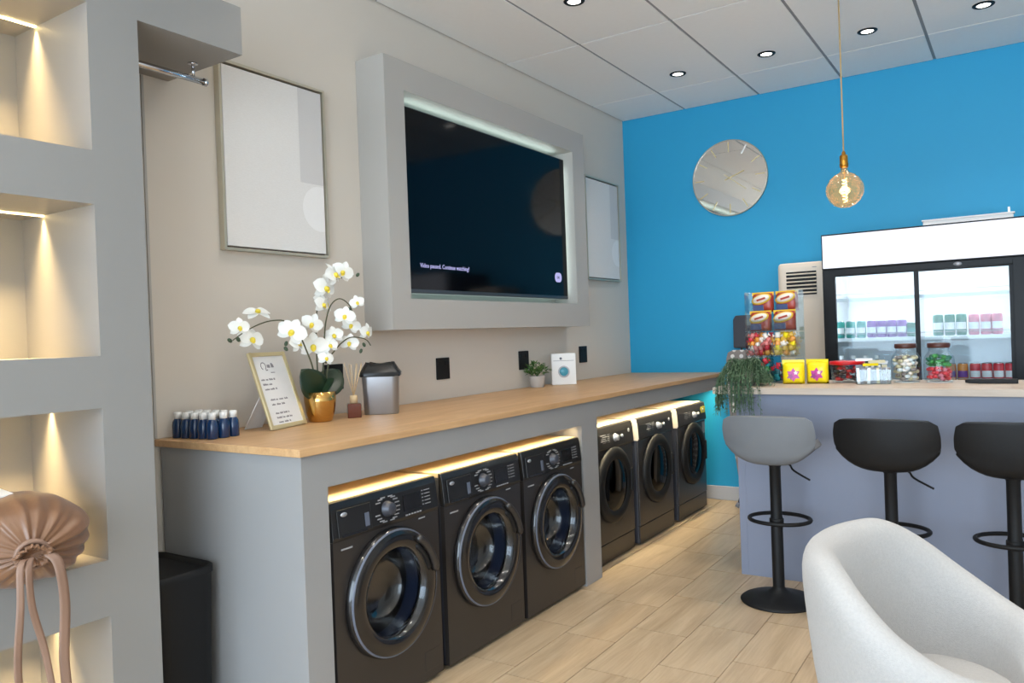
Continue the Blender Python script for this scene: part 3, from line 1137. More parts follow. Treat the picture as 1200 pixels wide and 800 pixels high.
bow = {'A': 0.03, 'B': -0.02, 'C': 0.035, 'D': 0.05}
for k, pts in stems.items():
    n = len(pts)
    path = smooth_path([(0.20 + bow[k] * (i / (n - 1)), y, z) for i, (y, z) in enumerate(pts)], 5)
    MB(OM).tube(path, [0.0042 - 0.002 * i / len(path) for i in range(len(path))], 7).build('stem', 'stem_green', orc)


def petal(mb, L, W, M, cup=0.2, curl=-0.25):
    def fn(u, v):
        w = W * (math.sin(math.pi * min(0.06 + 0.94 * u, 1)) ** 0.62)
        s_ = (v - .5) * 2
        return (L * u, s_ * w / 2, curl * L * u * u + cup * w * .5 * s_ * s_ + 0.004)
    mb.grid(fn, 6, 4, M)


def flower_meshes(R_):
    m = MB()
    for a, L, W in ((90, .95, .66), (215, .95, .62), (325, .95, .62)):
        petal(m, R_ * L, R_ * W, R(math.radians(a), 'Z'))
    for a in (12, 168):
        petal(m, R_ * 1.02, R_ * 1.0, T(0, 0, 0.003) @ R(math.radians(a), 'Z'), 0.15)
    lip = MB()
    lip.lathe([(0, 0.004), (R_ * .12, 0.006), (R_ * .2, R_ * .16), (R_ * .17, R_ * .32), (R_ * .05, R_ * .36), (0, R_ * .36)], 10, T(0, -R_ * .08, 0))
    petal(lip, R_ * .42, R_ * .36, T(0, -R_ * .05, R_ * .1) @ R(math.radians(-90), 'Z') @ R(math.radians(-30), 'Y'), 0.3, -0.1)
    a, b = m.mesh('flower'), lip.mesh('lip')
    a.materials.append(MATS['orchid_white'])
    b.materials.append(MATS['orchid_yellow'])
    return a, b


fm = flower_meshes(0.048)
fls = [(2.063, 1.506, 60), (2.197, 1.567, 80), (2.165, 1.456, 80), (2.351, 1.484, 90), (2.378, 1.432, 70), (2.479, 1.52, 70), (2.512, 1.419, 90),
       (2.582, 1.417, 60), (2.56, 1.359, 55), (2.599, 1.745, 90), (2.7, 1.769, 75), (2.544, 1.684, 90), (2.586, 1.612, 90), (2.515, 1.606, 70),
       (2.669, 1.554, 70), (2.741, 1.62, 50), (2.757, 1.513, 65), (2.826, 1.476, 65), (2.637, 1.465, 65), (2.731, 1.427, 65)]
random.seed(11)
for i, (y, z, s_) in enumerate(fls):
    o = obj('flower', fm[0], None, orc)
    k = s_ / 90 * 1.42
    d = Vector((1.0, random.uniform(-1.0, 0.35), random.uniform(-.25, .35)))
    if i == 1:
        d = Vector((0.5, -0.2, 0.9))
    q = d.to_track_quat('Z', 'Y').to_matrix().to_4x4()
    o.matrix_local = OM @ T(0.215 + random.uniform(-.02, .05), y, z) @ q @ R(random.uniform(-.5, .5), 'Z') @ S(k, k, k)
    obj('lip', fm[1], None, o)
bud = MB().lathe([(0, -0.013), (0.006, -0.009), (0.0085, 0), (0.006, 0.009), (0, 0.013)], 10).mesh('bud')
bud.materials.append(MATS['bud_green'])
for y, z in [(2.051, 1.454), (2.092, 1.458), (2.343, 1.433), (2.341, 1.41), (2.554, 1.374), (2.605, 1.347), (2.572, 1.344), (2.763, 1.762), (2.805, 1.759),
             (2.739, 1.589), (2.737, 1.544), (2.807, 1.384), (2.83, 1.414)]:
    o = obj('bud', bud, None, orc)
    o.matrix_local = OM @ T(0.212, y, z) @ R(random.uniform(-1, 1), 'X')

# reed diffuser
rd = thing('reed_diffuser', 'amber glass reed diffuser with thin sticks beside the steel bin', 'diffuser', (0.235, 2.722, CZ), math.radians(-40))
MB().loft([rrect(.066, .066, .008, 4, z) for z in (0, .002, .062)] + [rrect(.060, .060, .010, 4, .068), rrect(.03, .03, .012, 4, .070)], smooth=False).build('bottle', 'amber', rd, bevel=0.002)
MB().lathe([(0, .070), (.0185, .070), (.0185, .104), (.016, .106), (0, .106)], 20).build('collar', 'reed', rd)
for dx, dy in ((.03, .02), (.05, -.01), (-.02, .045), (.01, -.04), (-.045, -.012), (.045, .04), (-.03, .02)):
    MB().tube([(0, 0, .10), (dx * 1.0, dy * 1.0, .265 - abs(dx) * .2)], 0.0018, 6).build('reed', 'reed', rd)

# steel bin with liner
bn = thing('countertop_bin', 'small brushed steel bin with black liner on the worktop', 'bin', (0.245, 2.905, CZ), math.radians(38))
MB().loft([rrect(.165, .11, .03, 6, 0), rrect(.168, .113, .03, 6, .004), rrect(.182, .122, .032, 6, .198), rrect(.184, .124, .032, 6, .205)], cap=(True, False)).build('body', 'bin_steel', bn)
rings = []
for k, (z, e) in enumerate(((.188, .006), (.205, .008), (.212, .004), (.235, -.012), (.252, -.02), (.246, -.05), (.20, -.06))):
    rr = rrect(.184 + 2 * e, .124 + 2 * e, .03, 8, z)
    rings.append([(x * (1 + .03 * math.sin(i * 1.7 + k)), y * (1 + .03 * math.cos(i * 2.3 + k)), z + .008 * math.sin(i * 1.1 + k * 2) * (1 if k > 2 else .2)) for i, (x, y, z_) in enumerate(rr)])
MB().loft(rings, cap=(False, True)).build('liner', 'liner', bn)

# small leafy plant
pl = thing('small_plant', 'small bushy green plant in a pale pot', 'plant', (0.085, 4.66, CZ))
MB().lathe([(0, 0), (.046, 0), (.05, .004), (.058, .072), (.06, .080), (.055, .080), (.053, .068), (0, .068)], 8).build('pot', 'pot_stone', pl)
MB().lathe([(.053, .069), (0, .072)], 12).build('soil', 'soil', pl)
random.seed(21)
for half, mt in ((0, 'plant_green'), (1, 'plant_green_dark')):
    fo = MB()
    for k in range(75):
        a = random.uniform(0, 2 * math.pi)
        rr = random.uniform(0.01, 0.085)
        z = .085 + random.uniform(0, .10) * (1 - rr / .13)
        px_, py_ = rr * math.cos(a), rr * math.sin(a)
        if px_ < -.07:
            continue
        M_ = T(px_, py_, z) @ R(a + random.uniform(-.6, .6), 'Z') @ R(random.uniform(-1.0, .3), 'Y') @ R(random.uniform(-.5, .5), 'X')
        L, W = random.uniform(.03, .045), random.uniform(.014, .02)
        fo.add([(0, 0, 0), (L * .4, W / 2, .004), (L, 0, -.002), (L * .4, -W / 2, .004), (L * .4, 0, 0)], [(0, 4, 1), (1, 4, 2), (2, 4, 3), (3, 4, 0)], False, M_)
    for k in range(10):
        a = random.uniform(0, 6.28)
        fo.tube([(0, 0, .07), (.03 * math.cos(a), .03 * math.sin(a), .12), (.06 * math.cos(a), .06 * math.sin(a), .15)], .0015, 5)
    o = fo.build('foliage', mt, pl)
    o['kind'] = 'stuff'

# washing-machine shaped box
tw = thing('toy_washing_machine', 'small white model of a washing machine with a blue round door', 'ornament', (0.165, 4.90, CZ), math.atan2(-0.85, 0.53))
MB().box(-.10, 0, -.088, .088, 0, .226).build('body', 'white_plastic', tw, bevel=0.005)
MB().box(0, .0015, -.075, .075, .172, .175).build('panel_line', 'print_grey', tw)
MB(T(0, -.02, .19) @ AX).lathe([(0, 0), (.009, 0), (.009, .006), (0, .006)], 16).build('dial', 'rubber_grey', tw)
MB(T(0, 0, .095) @ AX).lathe([(.042, 0), (.042, .006), (.036, .010), (.031, .006)], 32).build('door_ring', 'skirting', tw)
MB(T(0, 0, .095) @ AX).lathe([(.032, .004), (.02, .009), (0, .011)], 28).build('door_window', 'teal_print', tw)

# ------------------------------------------------------------------ black pedal bin in the corner, satin bag in the niche
tb = thing('waste_bin', 'tall black plastic waste bin between the tower and the counter', 'bin', (0.215, 1.69, 0))
MB().loft([rrect(.33, .22, .05, 6, 0), rrect(.335, .225, .05, 6, .01), rrect(.375, .25, .055, 6, .600)], cap=(True, False)).build('body', 'dark_plastic', tb)
MB().loft([rrect(.385, .26, .058, 6, .597), rrect(.385, .26, .058, 6, .620), rrect(.372, .248, .055, 6, .625), rrect(.355, .232, .05, 6, .615), rrect(.33, .21, .05, 6, .600)], cap=(False, False)).build('rim', 'matte_black', tb)
MB().loft([rrect(.34, .22, .05, 6, .597), rrect(.33, .21, .05, 6, .607)], smooth=False).build('lid', 'matte_black', tb)

bag = thing('satin_bag', 'brown satin drawstring bag bulging out of a lit niche', 'bag', (0.45, 1.07, 0.762))
axis = Vector((0.90, -0.22, -0.12)).normalized()
BM = T(0.0, 0.04, 0.115) @ axis.to_track_quat('Z', 'X').to_matrix().to_4x4()
prof = [(0, -.20), (.07, -.19), (.13, -.15), (.172, -.07), (.185, .0), (.178, .06), (.15, .115), (.105, .15), (.065, .168), (.040, .178), (.034, .188), (.042, .196), (.046, .206), (.040, .212), (.030, .205), (.024, .19), (0, .18)]
sm = smooth_path([(r, 0, h) for r, h in prof], 4)
bm_ = MB()
nseg = 150
pts, fs = [], []
npf = len(sm)
for i, q in enumerate(sm):
    r, h = max(q.x, 0.0), q.z
    for j in range(nseg):
        a = 2 * math.pi * j / nseg
        g = max(0.0, min(1.0, (h + .02) / .18))
        ple = math.sin(15 * a + 2.2 * math.sin(3 * a)) * .5 + math.sin(26 * a + 3 * math.sin(2 * a)) * .25 * g + math.sin(5 * a + 1) * .45
        amp = (.013 * g + .003) * min(1, r / .06)
        rr = r + amp * ple * (1.0 if r > .05 else .6)
        w = BM @ Vector((rr * math.cos(a), rr * math.sin(a), h))
        w.z = .115 + (w.z - .115) * .72 + 0.012
        if w.x < 0.035 and w.z < .004:
            w.z = .004
        if w.x < -0.40:
            w.x = -0.40
        pts.append(w)
for i in range(npf - 1):
    for j in range(nseg):
        k = (j + 1) % nseg
        fs.append((i * nseg + j, i * nseg + k, (i + 1) * nseg + k, (i + 1) * nseg + j))
bm_.add(pts, fs, True)
bm_.build('pouch', 'satin', bag)
gc = BM @ Vector((0, 0, .188))
gc.z = .115 + (gc.z - .115) * .72 + .012
q4 = axis.to_track_quat('Z', 'X').to_matrix().to_4x4()
ringp = [Vector(gc) + (q4 @ Vector((.040 * math.cos(a), .040 * math.sin(a), 0))) for a in [2 * math.pi * i / 24 for i in range(24)]]
MB().tube(ringp, 0.007, 8, closed=True).build('gather_cord', 'ribbon', bag)


def ribbon(path, w, parent, tw=0.0):
    path = smooth_path(path, 6)
    m = MB()
    n = len(path)

    def fn(u, v):
        i = min(int(round(u * (n - 1))), n - 1)
        p = path[i]
        a = tw * math.sin(u * 5) + math.radians(75)
        s_ = (v - .5) * w
        return (p.x + s_ * math.cos(a) * .6, p.y + s_ * math.sin(a), p.z + .15 * s_ * math.sin(u * 9))
    m.grid(fn, n - 1, 3)
    return m.build('drawstring', 'ribbon', parent, solid=0.0015)


g = Vector(gc)
ribbon([g + Vector((.03, .03, 0)), g + Vector((.05, .045, -.03)), g + Vector((.055, .055, -.14)), g + Vector((.05, .05, -.30)), g + Vector((.05, .06, -.46))], .028, bag, .3)
ribbon([g + Vector((.03, -.02, 0)), g + Vector((.055, -.035, -.03)), g + Vector((.055, -.03, -.13)), g + Vector((.05, .0, -.26)), g + Vector((.05, .025, -.44))], .020, bag, .5)
ribbon([g + Vector((.03, -.035, 0)), g + Vector((.05, -.055, -.02)), g + Vector((.055, -.06, -.12)), g + Vector((.05, -.07, -.27)), g + Vector((.05, -.065, -.42))], .020, bag, -.4)
MB(T(-.03, -.03, .258) @ R(.12, 'X') @ R(.10, 'Y')).box(-.05, .05, -.04, .055, 0, .004).build('care_label', 'white_card', bag)

# ------------------------------------------------------------------ clock, pendant, downlights
ck = thing('wall_clock', 'round mirrored wall clock with gold hands on the blue wall', 'clock', (0.948, ROOM_Y1, 2.664))
FY = R(math.pi / 2, 'X')      # local z -> world -y
MB(FY).lathe([(0, 0.001), (.312, 0.001), (.312, .022), (.306, .026), (.3045, .024), (.3045, .018), (0, .018)], 96).build('case', 'champagne', ck)
MB(FY).lathe([(.304, .0185), (0, .0185)], 96).build('mirror_face', 'mirror', ck)
for h in range(12):
    MB(FY @ R(math.radians(-30 * h), 'Z')).box(-.0045, .0045, .212, .290, .0188, .0215).build('hour_mark', 'gold_matte' if h != 1 else 'white_plastic', ck)
MB(FY @ R(math.radians(-70), 'Z')).box(-.004, .004, -.04, .13, .022, .0245).build('hour_hand', 'gold_matte', ck)
MB(FY @ R(math.radians(-128), 'Z')).box(-.003, .003, -.05, .17, .025, .027).build('minute_hand', 'gold_matte', ck)
MB(FY).lathe([(.009, .0188), (.009, .029), (0, .030)], 16).build('hub', 'gold_matte', ck)

PX, PY, PZ = 2.107, 4.80, 2.195
pe = thing('pendant_lamp', 'round amber glass globe bulb hanging on a tan cord', 'lamp', (PX, PY, ROOM_Z))
OP = T(0, 0, PZ - ROOM_Z)
MB(OP).tube([(0, 0, .215), (0, 0, ROOM_Z - PZ - .002)], 0.0042, 8).build('cord', 'cord', pe)
MB(OP).lathe([(0, .222), (.008, .220), (.011, .208), (.011, .200), (.020, .198), (.0225, .190), (.0225, .152), (.024, .150), (.024, .140), (.0225, .138), (.0225, .128), (0, .128)], 28).build('socket', 'brass', pe)
MB(OP).lathe([(.019, .128), (.019, .110), (.028, .098), (.055, .085), (.080, .062), (.098, .026), (.102, 0), (.098, -.028), (.082, -.062), (.055, -.087), (.028, -.099), (0, -.102)], 48).build('globe', 'bulb_glass', pe)
hel = [(0.012 * math.cos(t_ * .45), 0.012 * math.sin(t_ * .45), .066 - t_ * .0013) for t_ in range(0, 104)]
MB(OP).tube(hel, 0.0012, 5).build('filament', 'filament', pe)
MB(OP).tube([(0, 0, .125), (0, 0, -.06)], 0.0022, 6).build('filament_rod', 'reed', pe)
ld = bpy.data.lights.new('pendant_light', 'POINT')
ld.energy = 2.5
ld.color = (1, .72, .42)
ld.shadow_soft_size = .03
lo = bpy.data.objects.new('pendant_light', ld)
col.objects.link(lo)
lo.location = (PX, PY, PZ)

dl = thing('downlight', 'small round recessed spotlight with a dark rim in the ceiling', 'downlight', group='ceiling spotlights')
MB().lathe([(.036, .004), (.038, -.006), (.056, -.006), (.060, -.002), (.060, .003), (.036, .004)], 32).build('rim', 'dark_plastic', dl)
MB().lathe([(.037, -.0025), (0, -.0025)], 24).build('lens', 'downlight_glow', dl)
kids()
spots = [(.877 + .638 * i, y) for y in (5.485, 3.915, 2.345, .775) for i in range(6)]  # the spotlights out of view are added to brighten the room
for i, (x, y) in enumerate(spots):
    if i == 0:
        dl.location = (x, y, ROOM_Z)
    else:
        dup(dl, (x, y, ROOM_Z))
    sl = bpy.data.lights.new('downlight_beam', 'SPOT')
    sl.energy = 24
    sl.color = (1, .93, .84)
    sl.spot_size = math.radians(110)
    sl.spot_blend = .9
    sl.shadow_soft_size = .035
    so = bpy.data.objects.new('downlight_beam', sl)
    col.objects.link(so)
    so.location = (x, y, ROOM_Z - .012)
# ------------------------------------------------------------------ bar
BZ = 1.0885
bar = thing('bar_counter', 'painted bar front, daylight blue put into its colour, behind the three stools', 'bar', (2.7, 4.5, 0))
OB = T(-2.7, -4.5, 0)
MB(OB).box(1.56, 4.0, 4.50, 4.54, 0, 1.05).build('front_panel', 'bar_paint', bar)
MB(OB).box(1.533, 1.5735, 4.498, 5.05, 0, 1.05).build('end_panel', 'bar_paint', bar)
MB(OB).box(3.96, 4.0, 4.54, 5.05, 0, 1.05).build('end_panel', 'bar_paint', bar)
bt_ = MB().box(1.415, 4.05, 4.44, 5.12, 1.0505, 1.088).build('bar_worktop', 'pale_oak', bevel=0.002)
tag(bt_, 'pale wood bar top carrying sweets and jars', 'worktop')

# ------------------------------------------------------------------ drinks fridge
FX0, FX1, FYF, FYB, FZ = 1.785, 2.985, 5.70, 6.36, 2.048
fr = thing('drinks_fridge', 'wide black glass-door drinks fridge with a glowing white header', 'fridge', (2.385, 6.03, 0))
OF = T(-2.385, -6.03, 0)
c = MB(OF)
c.box(FX0, FX0 + .04, FYF + .06, FYB, .03, FZ - .01)
c.box(FX1 - .04, FX1, FYF + .06, FYB, .03, FZ - .01)
c.box(FX0 + .04, FX1 - .04, FYB - .03, FYB, .03, FZ - .01)
c.box(FX0, FX1, FYF + .06, FYB, .03, .30)
c.build('cabinet', 'fridge_black', fr)
MB(OF).box(FX0, FX1, FYF + .10, FYB, FZ - .22, FZ).build('top_housing', 'fridge_black', fr)
li = MB(OF)
li.box(FX0 + .04, FX0 + .046, FYF + .09, FYB - .03, .30, FZ - .24)
li.box(FX1 - .046, FX1 - .04, FYF + .09, FYB - .03, .30, FZ - .24)
li.box(FX0 + .046, FX1 - .046, FYB - .038, FYB - .03, .30, FZ - .24)
li.box(FX0 + .046, FX1 - .046, FYF + .09, FYB - .038, .30, .306)
li.box(FX0 + .046, FX1 - .046, FYF + .09, FYB - .038, FZ - .246, FZ - .22)
li.build('inner_liner', 'fridge_white', fr)
hd = MB(OF)
hd.box(FX0, FX1, FYF, FYF + .10, 1.806, FZ)
hd.build('header_case', 'fridge_black', fr, bevel=0.003)
MB(OF).box(FX0 + .008, FX1 - .012, FYF - .004, FYF + .001, 1.815, FZ - .010).build('header_light', 'lightbox', fr)
ff = MB(OF)
ff.box(FX0, FX0 + .075, FYF + .008, FYF + .07, .10, 1.806)
ff.box(FX1 - .09, FX1, FYF + .008, FYF + .07, .10, 1.806)
ff.box(FX0 + .075, FX1 - .09, FYF + .008, FYF + .07, 1.762, 1.806)
ff.box(FX0 + .075, FX1 - .09, FYF + .008, FYF + .07, .10, .30)
ff.build('door_surround', 'fridge_black', fr, bevel=0.003)
for xa, xb, yy in ((FX0 + .07, 2.375, FYF + .020), (2.345, FX1 - .085, FYF + .042)):
    df = MB(OF)
    df.box(xa, xa + .008, yy, yy + .018, .30, 1.764)
    df.box(xb - .028, xb, yy, yy + .018, .30, 1.764)
    df.box(xa + .008, xb - .028, yy, yy + .018, 1.755, 1.764)
    df.box(xa + .008, xb - .028, yy, yy + .018, .30, .33)
    dd = df.build('sliding_door', 'fridge_black', fr)
    MB(OF).box(xa + .008, xb - .028, yy + .006, yy + .012, .33, 1.755).build('door_pane', 'fridge_glass', dd)
MB(OF @ T(2.60, FYF + .008, 1.785) @ FY).lathe([(0, 0), (.016, 0), (.016, .006), (0, .006)], 20, S(1.5, .8, 1)).build('lock', 'silver_plastic', fr)
SH = [0.62, 1.018, 1.325, 1.60]
for z in SH:
    s_ = MB(OF)
    s_.box(FX0 + .05, FX1 - .05, FYF + .10, FYB - .06, z - .008, z)
    s_.box(FX0 + .05, FX1 - .05, FYF + .094, FYF + .10, z - .018, z + .006)
    sh = s_.build('shelf', 'fridge_white', fr)
    MB(OF).tube([(FX0 + .05, FYF + .098, z + .032), (FX1 - .05, FYF + .098, z + .032)], .0022, 6).build('guard_wire', 'silver_plastic', sh)
for x in (FX0 + .058, FX1 - .058):
    MB(OF).box(x - .006, x + .006, FYF + .082, FYF + .09, .34, 1.74).build('light_tube', 'fridge_tube', fr)
area_light('fridge_light', (2.385, FYF + .16, FZ - .25), (0, 0.35, -1), 1.0, .06, 4.5, (.93, .97, 1.0))
area_light('fridge_light_low', (2.385, FYF + .13, 1.585), (0, 0.45, -1), 1.0, .04, 3, (.93, .97, 1.0))


def can_proto(name, label, body, band, h=.122, r=.031, group='cans in the fridge', cat='can'):
    t_ = thing(name, label, cat, group=group)
    MB().lathe([(0, 0), (r * .72, 0), (r * .86, .006), (r, .014), (r, h - .014), (r * .84, h - .003), (r * .84, h)], 20).build('body', body, t_)
    MB().lathe([(r * .86, h - .004), (r * .86, h), (r * .78, h + .001), (r * .74, h - .004), (0, h - .004)], 18).build('lid', 'chrome', t_)
    MB().lathe([(r + .0004, h * .30), (r + .0004, h * .62)], 20, None, True, math.radians(-150), math.radians(-30)).build('print_panel', band, t_)
    return t_


def stock(proto, places):
    kids()
    for i, p in enumerate(places):
        if i == 0:
            proto.location = p
        else:
            dup(proto, p)


zA, zB = 1.326, 1.019
yA = 5.84
stock(can_proto('drink_can', 'teal and white drink can in the fridge beside the purple cans', 'can_teal', 'can_white'), [(1.865 + .068 * i, yA, zA) for i in range(3)])
stock(can_proto('drink_can', 'purple drink can on the middle fridge shelf', 'can_purple', 'can_white'), [(2.068 + .062 * i, yA, zA) for i in range(4)])
stock(can_proto('drink_can', 'short dark green drink can beside the fridge door bar', 'can_green', 'can_teal', .10), [(2.312 + .002, yA, zA)])
stock(can_proto('drink_can', 'tall green drink can on the middle fridge shelf', 'can_green', 'can_white', .145), [(2.47 + .066 * i, yA, zA) for i in range(3)])
stock(can_proto('drink_can', 'pink drink can on the middle fridge shelf', 'can_pink', 'can_white', .14), [(2.672, yA, zA), (2.738, yA, zA), (2.80, yA, zA)])
stock(can_proto('drink_can', 'orange drink can on the low fridge shelf', 'can_orange', 'can_purple', .13), [(2.535, yA, zB), (2.602, yA, zB)])
stock(can_proto('drink_can', 'red drink can on the low fridge shelf', 'can_red', 'can_white', .13), [(2.672 + .064 * i, yA, zB) for i in range(4)])


def drink_bottle(label, body):
    t_ = thing('drink_bottle', label, 'bottle', group='bottles in the fridge')
    MB().lathe([(0, 0), (.028, 0), (.031, .006), (.031, .11), (.026, .135), (.013, .158), (.0125, .17), (0, .17)], 18).build('body', body, t_)
    MB().lathe([(.015, .162), (.015, .19), (0, .19)], 16).build('cap', 'can_white', t_)
    MB().lathe([(.0315, .035), (.0315, .09)], 18, None, True, math.radians(-160), math.radians(-20)).build('wrap_label', 'can_white', t_)
    return t_


for x, lb, bd in ((1.868, 'white-capped bottle with pink drink on the low fridge shelf', 'bottle_pink'), (1.945, 'white-capped bottle with blue drink on the low fridge shelf', 'bottle_blue'),
                  (2.02, 'dark bottle on the low fridge shelf', 'board_dark'), (2.095, 'dark green bottle on the low fridge shelf', 'can_green')):
    drink_bottle(lb, bd).location = (x, yA, zB - .0)

wb = thing('white_light_fitting', 'slim white batten fitting lying on top of the fridge', 'fitting', (2.65, 5.92, FZ))
MB(R(.0, 'Z')).box(-.255, .255, -.03, .03, 0, .046).build('body', 'white_plastic', wb, bevel=0.004)
MB().box(-.262, .262, -.036, .036, .046, .054).build('cover', 'white_card', wb)
MB().box(.225, .237, -.006, .006, .054, .090).build('end_peg', 'white_plastic', wb)

# ------------------------------------------------------------------ portable air conditioner and ironing board
ac = thing('air_conditioner', 'cream portable air conditioner standing beside the fridge', 'air conditioner', (1.588, 6.17, 0))
MB().loft([[(x, y, z) for x, y, _ in rrect(.365 * k, .36 * k, .04, 5)] for z, k in ((.03, 1), (1.86, 1), (1.885, .98), (1.895, .93))], smooth=False).build('body', 'ac_plastic', ac, bevel=0.004)
MB().box(-.115, .098, -.186, -.178, 1.655, 1.828).build('grille_recess', 'dark_plastic', ac)
for k in range(6):
    MB(T(0, -.189, 1.672 + k * .0275) @ R(.5, 'X')).box(-.115, .098, -.006, .006, -.003, .003).build('slat', 'ac_plastic', ac)
MB().box(.07, .10, -.1815, -.18, 1.852, 1.858).build('badge', 'print_grey', ac)
for sx in (-.13, .13):
    for sy in (-.13, .13):
        MB(T(sx, sy, .016)).lathe([(0, -.015), (.015, -.015), (.015, .016), (0, .016)], 12).build('castor', 'dark_plastic', ac)

ib = thing('ironing_board', 'grey polka-dot ironing board stood nose-down against the blue wall', 'ironing board', (1.07, 6.22, 0))
poly = [(0.0, .14), (.05, .16), (.085, .24), (.115, .42), (.145, .66), (.17, .95), (.178, 1.18), (.165, 1.235), (.12, 1.255)]
poly = [(-x, z) for x, z in poly[::-1]] + poly[1:]
IM = R(math.radians(-5), 'X')
MB(IM @ R(math.pi / 2, 'X')).prism(poly, -.012, .012).build('cover', 'polka_cloth', ib, bevel=0.006)
MB(IM).loft([[(x * k, y, z) for x, z in ((-.115, 1.27), (.115, 1.27), (.118, 1.50), (.10, 1.535), (-.10, 1.535), (-.118, 1.50))] for y, k in ((-.022, 1), (.010, 1))], smooth=False).build('iron_rest', 'board_dark', ib, bevel=0.01)
MB(IM).tube([(-.06, .02, 1.2), (-.06, .02, 1.30)], .008, 8).build('rest_bar', 'board_dark', ib)
MB(IM).tube([(.06, .02, 1.2), (.06, .02, 1.30)], .008, 8).build('rest_bar', 'board_dark', ib)
MB().tube([(-.06, -.09, .03), (.02, -.05, .30), (.04, .0, .8)], .011, 8).build('leg', 'board_dark', ib)
MB().tube([(-.072, -.098, .012), (-.056, -.088, .045)], .016, 10).build('rubber_foot', 'stick_grey', ib)
MB().tube([(.10, -.09, .03), (.04, -.05, .30), (.0, .0, .8)], .011, 8).build('leg', 'board_dark', ib)
MB().tube([(.108, -.098, .012), (.094, -.088, .045)], .016, 10).build('rubber_foot', 'stick_grey', ib)

# ------------------------------------------------------------------ bar stools


def make_stool(label, cover):
    s_ = thing('bar_stool', label, 'stool', group='bar stools')
    MB().lathe([(0, 0), (.192, 0), (.195, .006), (.185, .014), (.12, .030), (.06, .046), (.034, .066), (.030, .075)], 48).build('base', 'matte_black', s_)
    MB().lathe([(.030, .06), (.030, .44), (.0285, .445), (.0285, .70), (.034, .71), (.034, .74), (0, .74)], 24).build('column', 'matte_black', s_)
    MB(T(0, -.0, .73)).lathe([(0, 0), (.11, 0), (.12, .012), (.0, .016)], 24).build('seat_plate', 'matte_black', s_)
    ring = [(.155 * math.sin(a), .06 - .135 * math.cos(a), .415) for a in [2 * math.pi * i / 36 for i in range(36)]]
    fr_ = MB().tube(ring, .0105, 10, closed=True)
    fr_.build('footrest', 'matte_black', s_)
    MB().lathe([(.0305, .40), (.036, .402), (.036, .43), (.0305, .432)], 20).build('footrest_collar', 'matte_black', s_)
    MB().tube(smooth_path([(.03, -.02, .735), (.09, -.06, .725), (.115, -.08, .70), (.20, -.12, .665)], 4), .005, 8).build('gas_lever', 'matte_black', s_)
    key = smooth_path([(0, .225, .748), (0, .19, .764), (0, .06, .758), (0, -.08, .742), (0, -.142, .756), (0, -.168, .826), (0, -.182, .91), (0, -.190, .985)], 5)
    wid = smooth_path([(.165, 0, 0), (.19, 0, 0), (.205, 0, 0), (.215, 0, 0), (.228, 0, 0), (.236, 0, 0), (.236, 0, 0), (.226, 0, 0)], 5)
    nk = len(key)

    def fn(u, v):
        i = min(int(round(u * (nk - 1))), nk - 1)
        k, w = key[i], wid[i].x
        s2 = (v - .5) * 2
        a = abs(s2)
        back = max(0.0, min(1.0, (u - .42) / .3))
        back = back * back * (3 - 2 * back)
        low = max(0.0, 1 - abs(u - .58) / .34)
        lift = (1 - back) * .05 * a ** 2.6 + .058 * low * a ** 3.6
        drop = max(0, (u - .80) / .20) * (.012 * a * a + .016 * max(0, (a - .85) / .15) ** 2)
        return (s2 * w * .95 * (1 - .02 * low * a) + .006, k.y + back * .055 * a ** 2.0, k.z + lift - drop - .004 * back * (1 - a))
    sh = MB().grid(fn, nk - 1, 16).build('seat_shell', cover, s_)
    md = sh.modifiers.new('solid', 'SOLIDIFY')
    md.thickness = .034
    md.offset = 0
    md = sh.modifiers.new('bev', 'BEVEL')
    md.width = .012
    md.segments = 3
    md.angle_limit = math.radians(60)
    return s_


s1 = make_stool('grey upholstered bar stool with black column and round base', 'stool_grey')
s1.location = (1.838, 4.14, 0)
s2_ = make_stool('black upholstered bar stool standing next to the grey one', 'stool_black')
kids()
s2_.location = (2.385, 4.14, 0)
s2_.rotation_euler = (0, 0, math.radians(-2))
dup(s2_, (2.885, 4.14, 0), math.radians(3), label='black upholstered bar stool standing next to the other black stool')

# ------------------------------------------------------------------ tub armchair
ch = thing('tub_armchair', 'off-white woven fabric tub armchair with rolled rim', 'armchair', (2.697, 2.507, 0), -0.118)
A_, B_, HB, HA, KK = .415, .325, .797, .55, .618


def rim_h(th):
    a = abs(th)
    s_ = min(max((a - KK) / (2.3 - KK), 0), 1)
    s_ = s_ * s_ * (3 - 2 * s_)
    z = HB + (HA - HB) * s_
    if a > 2.2:
        q = min((a - 2.2) / .7, 1)
        q = q * q * (3 - 2 * q)
        z = z + (.42 - z) * q
    return z


sec = []
NT = 96
rings = []
for i in range(NT):
    th = -math.pi + 2 * math.pi * i / NT
    h = rim_h(th)
    fx = 1.12 if math.cos(th) < 0 else 1.0      # a little deeper towards the front
    def P_(off, z, sc=1.0):
        return (-math.cos(th) * (B_ * fx + off) * sc, math.sin(th) * (A_ + off) * sc, z)
    zi = min(.42, h - .05)
    ring = [P_(0, .155, .56), P_(0, .165, .66), P_(0, .24, .80), P_(0, .34, .90), P_(.0, (.34 + h) / 2, .975), P_(.004, h - .09), P_(.0, h - .045), P_(-.014, h - .014), P_(-.040, h),
            P_(-.068, h - .004), P_(-.092, h - .024), P_(-.108, h - .065), P_(-.120, (zi + h) / 2 - .03), P_(-.13, zi - .06), P_(-.15, .35), P_(-.2, .345)]
    rings.append(ring)
k = len(rings[0])
m = MB()
m.add([p for r_ in rings for p in r_], [(i * k + j, ((i + 1) % NT) * k + j, ((i + 1) % NT) * k + j + 1, i * k + j + 1) for i in range(NT) for j in range(k - 1)], True)
m.add([r_[0] for r_ in rings], [tuple(range(NT))])
